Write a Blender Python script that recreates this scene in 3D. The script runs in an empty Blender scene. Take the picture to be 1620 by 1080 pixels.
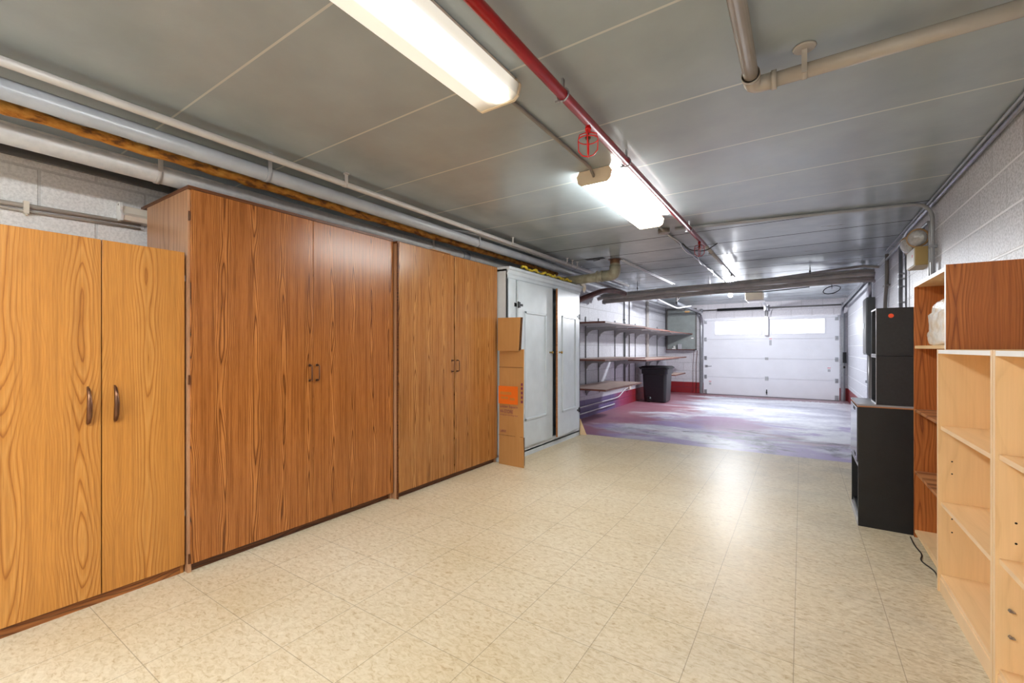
import bpy, bmesh, math, random
from mathutils import Vector, Matrix
random.seed(7)
PI = math.pi
C = bpy.context.scene.collection
SC = bpy.context.scene

# ---------------------------------------------------------------- camera, world, exposure
cam_d = bpy.data.cameras.new('camera')
cam = bpy.data.objects.new('camera', cam_d); C.objects.link(cam)
cam_d.sensor_width = 36.0; cam_d.lens = 692.0/1620.0*36.0
cam_d.shift_y = 10.0/1620.0
cam_d.clip_start = 0.02; cam_d.clip_end = 200
YAW = math.atan((1268-810)/692.0)
cam.location = (0, 0, 1.2); cam.rotation_euler = (PI/2, 0, YAW)
SC.camera = cam
w = bpy.data.worlds.new('daylight'); SC.world = w; w.use_nodes = True
w.node_tree.nodes['Background'].inputs[0].default_value = (0.93, 0.97, 1.0, 1)
w.node_tree.nodes['Background'].inputs[1].default_value = 3.0
SC.view_settings.view_transform = 'Standard'; SC.view_settings.look = 'None'
SC.view_settings.gamma = 1; SC.view_settings.exposure = 0.85
SC.view_settings.use_curve_mapping = False
LENS_NEAR, LENS_MID, LENS_ADDED = 12.0, 22.0, 40.0     # diffuser emission: two visible fixtures, then the added unseen pair
BULB_W = 115.0
SC.cycles.max_bounces = 10; SC.cycles.diffuse_bounces = 6; SC.cycles.sample_clamp_indirect = 6

# ---------------------------------------------------------------- node helpers
def srgb(r, g, b):
    def f(c):
        c /= 255.0
        return c/12.92 if c <= 0.04045 else ((c+0.055)/1.055)**2.4
    return (f(r), f(g), f(b), 1)

class NT:
    def __init__(s, name):
        s.m = bpy.data.materials.new(name); s.m.use_nodes = True
        s.t = s.m.node_tree; s.b = s.t.nodes['Principled BSDF']; s.out = s.t.nodes['Material Output']
    def n(s, typ, **kw):
        o = s.t.nodes.new(typ)
        for k, v in kw.items(): setattr(o, k, v)
        return o
    def l(s, a, b): s.t.links.new(a, b)
    def setin(s, sock, v):
        if isinstance(v, bpy.types.NodeSocket): s.l(v, sock)
        else: sock.default_value = v
    def math(s, op, a, b=None, c=None, clamp=False):
        o = s.n('ShaderNodeMath', operation=op, use_clamp=clamp); s.setin(o.inputs[0], a)
        if b is not None: s.setin(o.inputs[1], b)
        if c is not None: s.setin(o.inputs[2], c)
        return o.outputs[0]
    def pos(s, world=False):
        if world: return s.n('ShaderNodeNewGeometry').outputs['Position']
        return s.n('ShaderNodeTexCoord').outputs['Object']
    def scale(s, v, sc, loc=(0, 0, 0), rot=(0, 0, 0)):
        o = s.n('ShaderNodeMapping'); s.l(v, o.inputs[0])
        o.inputs['Scale'].default_value = sc; o.inputs['Location'].default_value = loc; o.inputs['Rotation'].default_value = rot
        return o.outputs[0]
    def noise(s, v, scale=5, detail=3, rough=0.5, dist=0):
        o = s.n('ShaderNodeTexNoise'); s.l(v, o.inputs['Vector'])
        o.inputs['Scale'].default_value = scale; o.inputs['Detail'].default_value = detail
        o.inputs['Roughness'].default_value = rough; o.inputs['Distortion'].default_value = dist
        return o.outputs[0]
    def ramp(s, f, stops):
        o = s.n('ShaderNodeValToRGB'); s.setin(o.inputs[0], f)
        e = o.color_ramp.elements
        while len(e) < len(stops): e.new(0.5)
        for i, (p, c) in enumerate(stops):
            e[i].position = p; e[i].color = c if len(c) == 4 else tuple(c)+(1,)
        return o.outputs[0]
    def mix(s, f, a, b, blend='MIX'):
        o = s.n('ShaderNodeMix', data_type='RGBA', blend_type=blend); s.setin(o.inputs[0], f)
        s.setin(o.inputs[6], a); s.setin(o.inputs[7], b); return o.outputs[2]
    def sep(s, v):
        o = s.n('ShaderNodeSeparateXYZ'); s.l(v, o.inputs[0]); return o.outputs
    def comb(s, x, y, z):
        o = s.n('ShaderNodeCombineXYZ')
        for i, v in enumerate((x, y, z)): s.setin(o.inputs[i], v)
        return o.outputs[0]
    def bump(s, h, strength=0.3, dist=0.01):
        o = s.n('ShaderNodeBump'); s.setin(o.inputs['Height'], h)
        o.inputs['Strength'].default_value = strength; o.inputs['Distance'].default_value = dist
        s.l(o.outputs[0], s.b.inputs['Normal'])
    def fin(s, col=None, rough=0.5, metal=0, spec=None, mask=None):
        if mask is not None:
            rough = s.mix(mask, rough, (0.9, 0.9, 0.9, 1))
            s.l(s.math('MULTIPLY', s.math('SUBTRACT', 1.0, mask), spec), s.b.inputs['Specular IOR Level']); spec = None
        if col is not None: s.setin(s.b.inputs['Base Color'], col)
        s.setin(s.b.inputs['Roughness'], rough); s.b.inputs['Metallic'].default_value = metal
        if spec is not None: s.b.inputs['Specular IOR Level'].default_value = spec
        return s.m

def paint(name, col, rough=0.45, var=0.08, nscale=9, bump=0.05, metal=0, spec=None):
    t = NT(name); p = t.pos(True)
    n = t.noise(p, nscale, 4)
    d = tuple(c*(1-2*var) for c in col[:3])+(1,); u = tuple(min(1, c*(1+var)) for c in col[:3])+(1,)
    c = t.ramp(n, [(0.3, d), (0.7, u)])
    if bump: t.bump(t.noise(p, 160, 2), bump, 0.002)
    return t.fin(c, rough, metal, spec)

def wood(name, dark, mid, light, across='y', along='z', gf=1.5, freq=7.0, period=0.15, rough=0.3, seed=0.0, fine=1.0, figure=1.0, rings=5.0, streak=None):
    t = NT(name); p = t.pos(); X, Y, Z = t.sep(p); ax = dict(x=X, y=Y, z=Z)
    oi = t.n('ShaderNodeObjectInfo').outputs['Random']
    a = t.math('ADD', ax[across], seed); g = t.math('ADD', ax[along], t.math('MULTIPLY', oi, 3.0))
    wv = t.comb(t.math('MULTIPLY', a, 3.0), t.math('MULTIPLY', g, 0.8), 0.0)
    warp = t.math('MULTIPLY', t.math('SUBTRACT', t.noise(wv, 1.5, 2), 0.5), 0.10)
    aw = t.math('ADD', a, warp)
    pp = t.math('PINGPONG', aw, period)
    q = t.math('MULTIPLY', t.math('POWER', t.math('DIVIDE', pp, period), 1.5), rings)
    lv = t.comb(t.math('MULTIPLY', a, 1.6), t.math('MULTIPLY', g, gf), 3.0)
    f = t.math('ADD', q, t.math('MULTIPLY', t.noise(lv, 1.3, 1), 6.0*figure))
    fr = t.math('FRACT', t.math('MULTIPLY', f, freq/5.0))
    jag = t.noise(t.comb(t.math('MULTIPLY', a, 90.0), t.math('MULTIPLY', g, 12.0), 0.0), 1.0, 2)
    fr = t.math('FRACT', t.math('ADD', fr, t.math('MULTIPLY', t.math('SUBTRACT', jag, 0.5), 0.16)))
    band = t.ramp(fr, [(0.0, mid), (0.55, light), (0.74, mid), (0.92, dark), (1.0, mid)])
    msk = t.ramp(t.math('ADD', t.math('DIVIDE', pp, period), t.math('MULTIPLY', t.math('SUBTRACT', t.noise(lv, 2.0, 1), 0.5), 0.8)), [(0.25, (1, 1, 1, 1)), (0.62, (0.25,)*3+(1,))])
    band = t.mix(msk, mid, band)
    fib = t.noise(t.comb(t.math('MULTIPLY', a, 330.0), t.math('MULTIPLY', g, 9.0), 0.0), 1.0, 3, 0.6)
    fib = t.ramp(fib, [(0.36, (0.72, 0.66, 0.6, 1)), (0.56, (1, 1, 1, 1))])
    c = t.mix(0.62*fine, band, fib, 'MULTIPLY')
    st = t.noise(t.comb(t.math('MULTIPLY', a, 85.0), t.math('MULTIPLY', g, 1.3), 5.0), 1.0, 3, 0.65)
    st = t.ramp(st, [(0.38, (0.60, 0.52, 0.44, 1)), (0.52, (0.95, 0.93, 0.9, 1)), (0.66, (1.1, 1.08, 1.02, 1))])
    c = t.mix(min(1, 0.75*fine) if streak is None else streak, c, st, 'MULTIPLY')
    big = t.noise(t.comb(t.math('MULTIPLY', a, 6.0), t.math('MULTIPLY', g, 0.25), 0.0), 1.0, 1)
    c = t.mix(0.5, c, t.ramp(big, [(0.3, (0.84, 0.82, 0.78, 1)), (0.7, (1, 1, 1, 1))]), 'MULTIPLY')
    return t.fin(c, rough)

M = {}
M['oak_y'] = wood('honey oak laminate', srgb(162, 98, 36), srgb(198, 134, 60), srgb(208, 148, 76), gf=0.9, period=0.12, rough=0.36, freq=9, fine=0.7, seed=0.07, rings=5, figure=1.5, streak=0.4)
M['walnut_y'] = wood('walnut laminate', srgb(86, 44, 16), srgb(172, 106, 50), srgb(202, 132, 68), period=0.085, rough=0.27, freq=5, fine=1.15, seed=0.02, rings=10, figure=0.9)
M['walnut2_y'] = wood('brown oak laminate', srgb(98, 58, 26), srgb(178, 120, 64), srgb(202, 146, 86), period=0.085, rough=0.26, freq=5, fine=1.15, seed=0.33, rings=10, figure=0.9)
M['walnut_x'] = wood('walnut laminate side', srgb(166, 120, 86), srgb(196, 150, 114), srgb(206, 162, 126), across='x', period=0.3, rough=0.3, fine=0.7, figure=0.2)
M['cherry_x'] = wood('cherry laminate', srgb(142, 74, 28), srgb(184, 106, 46), srgb(200, 122, 60), across='x', period=0.13, rough=0.4, freq=6, fine=0.6, seed=0.1, rings=9, figure=0.6, streak=0.5)
M['maple_x'] = wood('maple laminate', srgb(238, 202, 150), srgb(245, 210, 158), srgb(248, 214, 164), across='x', period=0.2, rough=0.42, freq=3, fine=0.1, streak=0.08, seed=0.2)
M['maple_y'] = wood('maple laminate board', srgb(232, 196, 146), srgb(240, 204, 154), srgb(244, 208, 160), across='x', along='y', period=0.2, rough=0.4, freq=3, fine=0.1, streak=0.08)
M['maple_edge'] = paint('maple edge band', srgb(238, 204, 160), 0.4, 0.03)
M['toe_wood'] = wood('brown base board', srgb(60, 30, 14), srgb(110, 64, 32), srgb(126, 74, 38), across='z', along='y', period=0.1, rough=0.4)
M['oak_toe'] = wood('oak base board', srgb(100, 58, 24), srgb(150, 92, 44), srgb(170, 106, 52), across='z', along='y', period=0.1, rough=0.4)
M['ply'] = wood('raw plywood edge', srgb(120, 70, 36), srgb(176, 116, 70), srgb(196, 136, 88), across='z', along='y', period=0.2, rough=0.6)
M['shelf_top'] = paint('worn pinkish shelf board', srgb(196, 172, 160), 0.5, 0.08)
M['shelf_edge'] = paint('reddish brown shelf edge', srgb(120, 72, 58), 0.5, 0.12)
M['shelf_under'] = paint('grey painted shelf underside', srgb(172, 172, 176), 0.5, 0.06)
M['white_edge'] = paint('white edge band', srgb(240, 238, 236), 0.4, 0.02)
M['wardrobe'] = paint('pale grey gloss paint', srgb(206, 214, 220), 0.32, 0.04, 6, 0.15)
M['dark_gap'] = paint('dark gap', srgb(22, 18, 16), 0.8, 0.05)
M['black_board'] = paint('black laminate', srgb(19, 19, 22), 0.42, 0.12, 30, 0.3)
M['black_fleck'] = paint('worn charcoal laminate', srgb(33, 32, 36), 0.5, 0.14, 70, 0.3)
M['black_gloss'] = paint('black gloss front', srgb(60, 60, 66), 0.12, 0.05)
M['grey_top'] = paint('grey laminate top', srgb(150, 150, 156), 0.25, 0.04)
M['steel'] = paint('galvanised steel', srgb(176, 178, 184), 0.3, 0.08, 20, 0.05, metal=0.85)
M['bronze'] = paint('antique bronze', srgb(120, 84, 62), 0.3, 0.1, metal=0.8)
M['brass'] = paint('brass', srgb(170, 140, 84), 0.25, 0.06, metal=0.9)
M['black_iron'] = paint('black iron', srgb(22, 22, 24), 0.45, 0.1, metal=0.4)
M['grey_pipe'] = paint('grey painted pipe', srgb(186, 180, 176), 0.28, 0.05, 8, 0.1)
M['grey_pipe_dark'] = paint('blue grey painted pipe', srgb(160, 162, 168), 0.26, 0.05, 8, 0.1)
M['beige_pipe'] = paint('beige painted pipe', srgb(178, 170, 160), 0.26, 0.04, 8, 0.08)
M['taupe_pipe'] = paint('taupe painted conduit', srgb(136, 130, 126), 0.3, 0.06)
M['dark_rail'] = paint('dark grey steel angle', srgb(104, 101, 98), 0.45, 0.08)
M['red_pipe'] = paint('red gloss paint', srgb(156, 6, 14), 0.3, 0.06)
M['red_bright'] = paint('bright red enamel', srgb(226, 22, 24), 0.3, 0.05)
M['bundle'] = paint('brown grey painted conduit', srgb(178, 171, 168), 0.32, 0.1)
M['plastic_black'] = paint('black plastic', srgb(34, 34, 38), 0.32, 0.06, 20, 0.1)
M['plastic_black2'] = paint('black lid plastic', srgb(20, 20, 22), 0.4, 0.06, 20, 0.1)
M['panel_grey'] = paint('grey enamel', srgb(92, 96, 96), 0.45, 0.08)
M['tank_grey'] = paint('sage grey enamel', srgb(142, 148, 146), 0.4, 0.06)
M['door_white'] = paint('white door steel', srgb(228, 228, 234), 0.35, 0.02, 3, 0.1)
M['tan'] = paint('tan enamel', srgb(186, 158, 100), 0.4, 0.05)
M['cream'] = paint('cream enamel', srgb(232, 214, 186), 0.4, 0.04)
M['lamp_tan'] = paint('tan plastic', srgb(176, 140, 96), 0.4, 0.06)
M['white_plastic'] = paint('white plastic', srgb(232, 230, 226), 0.4, 0.03)
M['yellow'] = paint('yellow plastic', srgb(206, 180, 50), 0.5, 0.2, 40, 0.3)
M['rust_pipe'] = paint('rusty red brown pipe', srgb(96, 54, 46), 0.5, 0.2)
M['orange_dot'] = paint('orange sticker', srgb(245, 84, 40), 0.5, 0.02)
M['orange_print'] = paint('orange print', srgb(236, 110, 10), 0.6, 0.03)
M['pale_print'] = paint('faded orange print', srgb(206, 124, 48), 0.6, 0.03)
M['purple_print'] = paint('purple print', srgb(126, 52, 84), 0.6, 0.03)
M['red_print'] = paint('red print', srgb(210, 90, 100), 0.5, 0.02)
M['grey_print'] = paint('grey print', srgb(176, 176, 182), 0.5, 0.02)
M['old_white'] = paint('aged white enamel', srgb(232, 222, 206), 0.4, 0.06)
M['pale_orange'] = paint('orange sticker faded', srgb(220, 170, 110), 0.5, 0.05)
M['cable_black'] = paint('black cable', srgb(30, 28, 28), 0.4, 0.05)
M['white_cable'] = paint('white cable', srgb(222, 222, 226), 0.35, 0.05)

def m_card():
    t = NT('corrugated cardboard'); p = t.pos(); X, Y, Z = t.sep(p)
    st = t.noise(t.comb(t.math('MULTIPLY', X, 120), 0.0, t.math('MULTIPLY', Z, 2.0)), 1, 2)
    c = t.ramp(st, [(0.2, srgb(184, 130, 72)), (0.8, srgb(194, 142, 84))])
    return t.fin(t.mix(0.4, c, t.ramp(t.noise(p, 4, 3), [(0.3, (0.8, 0.78, 0.74, 1)), (0.7, (1, 1, 1, 1))]), 'MULTIPLY'), 0.7)
M['card'] = m_card()
M['card_edge'] = paint('torn cardboard edge', srgb(92, 62, 36), 0.9, 0.2, 60)

def m_rust():
    t = NT('rust orange pipe wrap'); p = t.pos(True)
    n = t.noise(t.scale(p, (1, 0.45, 1)), 26, 4, 0.6)
    c = t.ramp(n, [(0.36, srgb(110, 66, 24)), (0.46, srgb(184, 118, 40)), (0.66, srgb(214, 156, 70))])
    t.bump(t.noise(p, 50, 3), 0.8, 0.006)
    return t.fin(c, 0.7)
M['rust_wrap'] = m_rust()

def m_pvc():
    t = NT('stained beige drain pipe'); p = t.pos(True); X, Y, Z = t.sep(p)
    n = t.noise(p, 12, 4)
    c = t.ramp(n, [(0.35, srgb(150, 142, 120)), (0.65, srgb(176, 170, 148))])
    r = t.math('MULTIPLY', t.math('GREATER_THAN', t.math('ADD', Z, t.math('MULTIPLY', n, 0.05)), 2.30), 0.8)
    return t.fin(t.mix(r, c, srgb(120, 72, 44)), 0.4)
M['pvc'] = m_pvc()

def m_peel():
    t = NT('grey pipe with peeling seam'); p = t.pos(True); X, Y, Z = t.sep(p)
    n = t.noise(t.scale(p, (1, 1, 1)), 22, 3)
    c = t.ramp(n, [(0.35, srgb(176, 174, 174)), (0.65, srgb(190, 186, 184))])
    e = t.math('GREATER_THAN', t.math('ADD', Z, t.math('MULTIPLY', t.math('SUBTRACT', n, 0.5), 0.03)), 2.187)
    near = t.math('LESS_THAN', Y, 1.25)
    t.bump(t.math('MULTIPLY', e, near), 0.5, 0.003)
    return t.fin(t.mix(t.math('MULTIPLY', t.math('MULTIPLY', e, near), 0.7), c, srgb(222, 212, 206)), 0.35)
M['peel_pipe'] = m_peel()

def m_block(name, axis, row0, col0, bw, bh, base, base2, paint_band=False, wet=0.5, joint_highlight=False):
    t = NT(name); p = t.pos(True); X, Y, Z = t.sep(p)
    u = Y if axis == 'y' else X
    v = t.comb(t.math('SUBTRACT', u, col0), t.math('SUBTRACT', Z, row0), 0.0)
    b = t.n('ShaderNodeTexBrick'); t.l(v, b.inputs['Vector'])
    b.inputs['Scale'].default_value = 1; b.inputs['Brick Width'].default_value = bw; b.inputs['Row Height'].default_value = bh
    b.inputs['Mortar Size'].default_value = 0.008; b.inputs['Mortar Smooth'].default_value = 0.4; b.offset = 0.5
    mort = b.outputs['Fac']
    n = t.noise(p, 70, 4, 0.65); n2 = t.noise(p, 3, 3)
    c = t.ramp(n, [(0.38, base2), (0.58, base)])
    c = t.mix(t.math('MULTIPLY', mort, 0.6), c, tuple(x*0.62 for x in base[:3])+(1,))
    if joint_highlight:
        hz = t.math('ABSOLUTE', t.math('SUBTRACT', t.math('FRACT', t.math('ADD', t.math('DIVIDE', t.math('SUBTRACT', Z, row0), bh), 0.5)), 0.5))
        c = t.mix(t.math('MULTIPLY', t.math('LESS_THAN', hz, 0.028), 0.85), c, srgb(246, 246, 250))  # light catching on the horizontal joints, painted into the wall colour
    if paint_band:
        edge = t.math('ADD', 0.285, t.math('MULTIPLY', t.math('MAXIMUM', t.math('SUBTRACT', 7.5, Y), 0.0), 0.03))
        inb = t.math('LESS_THAN', Z, edge)
        far = t.ramp(t.math('ADD', t.math('MULTIPLY', t.math('SUBTRACT', Y, 8.5), 0.8, None), t.math('MULTIPLY', n2, 0.25)), [(0.0, srgb(104, 88, 134)), (0.35, srgb(160, 74, 110)), (1.0, srgb(136, 26, 32))])
        far = t.mix(t.math('MULTIPLY', mort, 0.4), far, srgb(60, 40, 70))
        c = t.mix(inb, c, far)
    h = t.math('SUBTRACT', t.math('MULTIPLY', n, 0.35), mort)
    t.bump(h, 0.55, 0.006)
    return t.fin(c, wet)
M['block_left'] = m_block('painted block left', 'y', 1.93-0.225*20, 0.783-0.454*40, 0.454, 0.225, srgb(236, 234, 232), srgb(216, 214, 212))
M['block_garage'] = m_block('white painted block', 'y', 1.90-0.2195*20, 0.2, 0.41, 0.2195, srgb(214, 214, 220), srgb(190, 190, 198), True)
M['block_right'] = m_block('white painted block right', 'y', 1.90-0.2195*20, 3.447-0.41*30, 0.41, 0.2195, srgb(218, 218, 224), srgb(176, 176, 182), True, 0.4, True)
M['block_back'] = m_block('white painted block end', 'x', 1.90-0.2195*20, 0.0, 0.41, 0.2195, srgb(206, 202, 206), srgb(190, 186, 192), True)

def m_ceiling():
    t = NT('grey gloss painted concrete planks'); p = t.pos(True); X, Y, Z = t.sep(p)
    n = t.noise(t.scale(p, (1, 1, 1)), 3.0, 4); fine = t.noise(p, 60, 3)
    c = t.ramp(n, [(0.3, srgb(150, 160, 165)), (0.7, srgb(162, 172, 177))])
    fr = t.math('ABSOLUTE', t.math('SUBTRACT', t.math('FRACT', t.math('ADD', t.math('DIVIDE', t.math('SUBTRACT', Y, 0.875), 0.6193), 0.5)), 0.5))
    line = t.math('LESS_THAN', fr, t.math('ADD', 0.006, t.math('MULTIPLY', Y, 0.0016)))
    seam = t.math('MULTIPLY', line, t.math('GREATER_THAN', Y, 4.3))
    ridge = t.math('MULTIPLY', line, t.math('LESS_THAN', Y, 4.3))
    c = t.mix(ridge, c, srgb(196, 198, 194))
    c = t.mix(seam, c, srgb(40, 38, 38))
    # rust stains beyond the drain pipe
    st = t.noise(t.scale(p, (1.0, 5, 1)), 2.5, 4)
    gate = t.math('MULTIPLY', t.math('GREATER_THAN', Y, 5.0), t.math('LESS_THAN', Y, 6.4))
    s1 = t.math('MULTIPLY', gate, t.math('GREATER_THAN', st, 0.70))
    c = t.mix(t.math('MULTIPLY', s1, 0.6), c, srgb(84, 72, 62))
    t.bump(t.math('ADD', t.math('ADD', t.math('MULTIPLY', n, 0.6), t.math('MULTIPLY', fine, 0.12)), t.math('SUBTRACT', t.math('MULTIPLY', ridge, -0.35), t.math('MULTIPLY', seam, -0.35))), 0.3, 0.01)
    return t.fin(c, t.ramp(n, [(0.3, (0.17,)*3+(1,)), (0.7, (0.27,)*3+(1,))]), spec=0.9, mask=seam)
M['ceiling'] = m_ceiling()
M['seam'] = paint('light painted seam', srgb(168, 164, 156), 0.35, 0.04)

def m_vinyl():
    t = NT('cream vinyl tile'); p = t.pos(True); X, Y, Z = t.sep(p)
    v = t.comb(t.math('SUBTRACT', X, -0.025-0.342*30), t.math('SUBTRACT', Y, 0.61-0.342*30), 0.0)
    b = t.n('ShaderNodeTexBrick'); t.l(v, b.inputs['Vector']); b.offset = 0.0
    b.inputs['Scale'].default_value = 1; b.inputs['Brick Width'].default_value = 0.342; b.inputs['Row Height'].default_value = 0.342
    b.inputs['Mortar Size'].default_value = 0.0018; b.inputs['Mortar Smooth'].default_value = 0.3
    b.inputs['Color1'].default_value = (0, 0, 0, 1); b.inputs['Color2'].default_value = (1, 1, 1, 1); b.inputs['Bias'].default_value = 0
    mort = b.outputs['Fac']
    tile = t.math('MULTIPLY', t.sep(b.outputs['Color'])[0], 1.0)
    # mottled streaks, direction alternating a little
    s1 = t.noise(t.scale(p, (1, 1.9, 1), rot=(0, 0, 0.5)), 30, 6, 0.66, 0.8)
    s2 = t.noise(t.scale(p, (3.0, 1, 1), rot=(0, 0, -0.3)), 38, 4, 0.6, 0.4)
    big = t.noise(p, 1.1, 3)
    c = t.ramp(s1, [(0.30, srgb(186, 162, 128)), (0.42, srgb(211, 194, 165)), (0.54, srgb(223, 209, 184)), (0.74, srgb(232, 221, 200))])
    c = t.mix(t.math('MULTIPLY', t.math('LESS_THAN', s2, 0.36), 0.2), c, srgb(170, 146, 116))
    c = t.mix(0.8, c, t.ramp(big, [(0.3, srgb(232, 222, 204)), (0.7, (1, 1, 1, 1))]), 'MULTIPLY')
    c = t.mix(t.math('MULTIPLY', tile, 0.10), c, srgb(196, 176, 140))
    # dirt on the right part where people walk and near the concrete
    d = t.noise(t.scale(p, (1, 1, 1)), 2.2, 6, 0.65, 0.5)
    dm = t.math('MULTIPLY', t.math('SUBTRACT', d, 0.46, clamp=True), 2.4, clamp=True)
    zone = t.math('ADD', t.math('MULTIPLY', t.math('SUBTRACT', X, -1.2), 0.35, clamp=True), t.math('MULTIPLY', t.math('SUBTRACT', Y, 4.0), 0.3, clamp=True), clamp=True)
    c = t.mix(t.math('MULTIPLY', dm, zone, clamp=True), c, srgb(132, 124, 110))
    rgt = t.math('MULTIPLY', t.math('ADD', X, 0.25), 1.1, clamp=True)
    c = t.mix(t.math('MULTIPLY', rgt, 0.35), c, t.ramp(s1, [(0.35, srgb(140, 134, 116)), (0.6, srgb(206, 202, 182))]))
    # tiny scuffs
    sc = t.noise(t.scale(p, (1, 1, 1)), 28, 2, 0.5, 2.5)
    scm = t.math('MULTIPLY', t.math('LESS_THAN', sc, 0.19), 0.6)
    c = t.mix(scm, c, srgb(96, 76, 60))
    c = t.mix(t.math('MULTIPLY', mort, 0.55), c, srgb(120, 100, 78))
    r = t.math('ADD', 0.31, t.math('MULTIPLY', s1, 0.22))
    t.bump(t.math('ADD', t.math('MULTIPLY', s1, 0.3), t.math('MULTIPLY', mort, -1)), 0.12, 0.002)
    return t.fin(c, r, spec=0.28)
M['vinyl'] = m_vinyl()

def m_paintfloor():
    t = NT('worn painted concrete'); p = t.pos(True); X, Y, Z = t.sep(p)
    n1 = t.noise(t.scale(p, (0.55, 1.0, 1)), 1.1, 6, 0.6, 0.4)
    n2 = t.noise(t.scale(p, (0.6, 1.0, 1), loc=(4, 2, 0)), 1.6, 6, 0.62, 0.5)
    n3 = t.noise(t.scale(p, (1.5, 1, 1)), 9, 5, 0.6)
    base = t.ramp(t.math('ADD', t.math('MULTIPLY', n3, 0.22), t.math('MULTIPLY', t.noise(t.scale(p, (0.6, 1, 1), loc=(9, 9, 0)), 1.0, 6, 0.62), 0.78)), [(0.38, srgb(150, 150, 166)), (0.47, srgb(194, 194, 206)), (0.56, srgb(230, 230, 236))])
    # purple patches (y about 6-9), red patches on the left
    lilac = t.ramp(t.math('ADD', n2, t.math('MULTIPLY', t.math('SUBTRACT', 7.6, Y), 0.035)), [(0.52, (0, 0, 0, 1)), (0.62, (1, 1, 1, 1))])
    c = t.mix(t.math('MULTIPLY', lilac, 0.9), base, t.mix(n3, srgb(142, 118, 168), srgb(170, 150, 196)))
    left = t.math('MULTIPLY', t.math('SUBTRACT', -1.75, X), 0.2)
    redm = t.ramp(t.math('ADD', n1, left), [(0.50, (0, 0, 0, 1)), (0.64, (1, 1, 1, 1))])
    redc = t.ramp(n3, [(0.3, srgb(138, 66, 78)), (0.7, srgb(172, 112, 126))])
    c = t.mix(t.math('MULTIPLY', redm, 0.9), c, redc)
    midred = t.math('MULTIPLY', t.ramp(t.math('SUBTRACT', t.noise(t.scale(p, (0.5, 1, 1), loc=(1.3, 0, 0)), 1.3, 5, 0.6), t.math('MULTIPLY', t.math('ABSOLUTE', t.math('SUBTRACT', Y, 7.0)), 0.1)), [(0.50, (0, 0, 0, 1)), (0.58, (1, 1, 1, 1))]), 0.6)
    c = t.mix(midred, c, srgb(150, 92, 118))
    back = t.math('MULTIPLY', t.math('GREATER_THAN', t.math('ADD', Y, t.math('MULTIPLY', n3, 0.8)), 12.2), 0.75)
    c = t.mix(back, c, srgb(142, 84, 92))
    ddx = t.math('DIVIDE', t.math('SUBTRACT', X, -1.05), 1.0); ddy = t.math('DIVIDE', t.math('SUBTRACT', Y, 7.6), 1.0)
    rad = t.math('SQRT', t.math('ADD', t.math('MULTIPLY', ddx, ddx), t.math('MULTIPLY', ddy, ddy)))
    blob = t.ramp(t.math('ADD', rad, t.math('MULTIPLY', t.math('SUBTRACT', n2, 0.5), 3.0)), [(0.45, (1, 1, 1, 1)), (0.9, (0, 0, 0, 1))])
    c = t.mix(t.math('MULTIPLY', blob, 0.85), c, t.mix(n3, srgb(140, 92, 130), srgb(176, 134, 168)))
    frn = t.math('MULTIPLY', t.math('SUBTRACT', 6.5, t.math('ADD', Y, t.math('MULTIPLY', n2, 0.9))), 2.0, clamp=True)
    frn = t.math('MULTIPLY', frn, t.math('MULTIPLY', t.math('SUBTRACT', 0.0, X), 1.2, clamp=True))
    c = t.mix(t.math('MULTIPLY', frn, 0.6), c, t.mix(n3, srgb(116, 92, 128), srgb(150, 128, 160)))
    dk = t.noise(t.scale(p, (0.6, 1, 1), loc=(7, 3, 0)), 3.0, 6, 0.7, 0.6)
    sx = t.math('SUBTRACT', X, -0.55); sy = t.math('MULTIPLY', t.math('SUBTRACT', Y, 6.3), 1.2)
    sr = t.math('SQRT', t.math('ADD', t.math('MULTIPLY', sx, sx), t.math('MULTIPLY', sy, sy)))
    dkm = t.ramp(t.math('SUBTRACT', dk, t.math('MULTIPLY', sr, 0.10)), [(0.44, (0, 0, 0, 1)), (0.54, (1, 1, 1, 1))])
    c = t.mix(t.math('MULTIPLY', dkm, 0.85), c, srgb(76, 74, 84))
    t.bump(n3, 0.15, 0.004)
    return t.fin(c, t.ramp(n3, [(0.3, (0.28,)*3+(1,)), (0.7, (0.45,)*3+(1,))]))
M['concrete'] = m_paintfloor()

def emis(name, col, strength):
    t = NT(name); t.b.inputs['Base Color'].default_value = (0.8, 0.8, 0.78, 1)
    t.b.inputs['Emission Color'].default_value = col; t.b.inputs['Emission Strength'].default_value = strength
    t.b.inputs['Roughness'].default_value = 0.3
    return t.m

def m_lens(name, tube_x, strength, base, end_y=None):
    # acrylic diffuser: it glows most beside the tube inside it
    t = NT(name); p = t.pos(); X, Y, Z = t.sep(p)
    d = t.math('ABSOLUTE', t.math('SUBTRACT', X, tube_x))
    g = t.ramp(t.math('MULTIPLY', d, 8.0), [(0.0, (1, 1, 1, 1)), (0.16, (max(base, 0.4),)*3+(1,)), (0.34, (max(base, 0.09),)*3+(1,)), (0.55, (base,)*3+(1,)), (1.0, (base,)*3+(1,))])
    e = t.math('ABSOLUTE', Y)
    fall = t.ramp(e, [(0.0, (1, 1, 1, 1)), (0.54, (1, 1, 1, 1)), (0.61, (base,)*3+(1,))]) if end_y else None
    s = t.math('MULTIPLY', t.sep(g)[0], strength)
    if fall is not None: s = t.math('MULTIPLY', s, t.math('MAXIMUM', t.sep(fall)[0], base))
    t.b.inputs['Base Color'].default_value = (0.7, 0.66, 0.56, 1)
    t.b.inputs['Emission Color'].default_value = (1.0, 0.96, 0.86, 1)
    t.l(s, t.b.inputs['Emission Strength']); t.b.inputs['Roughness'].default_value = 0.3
    return t.m

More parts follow.
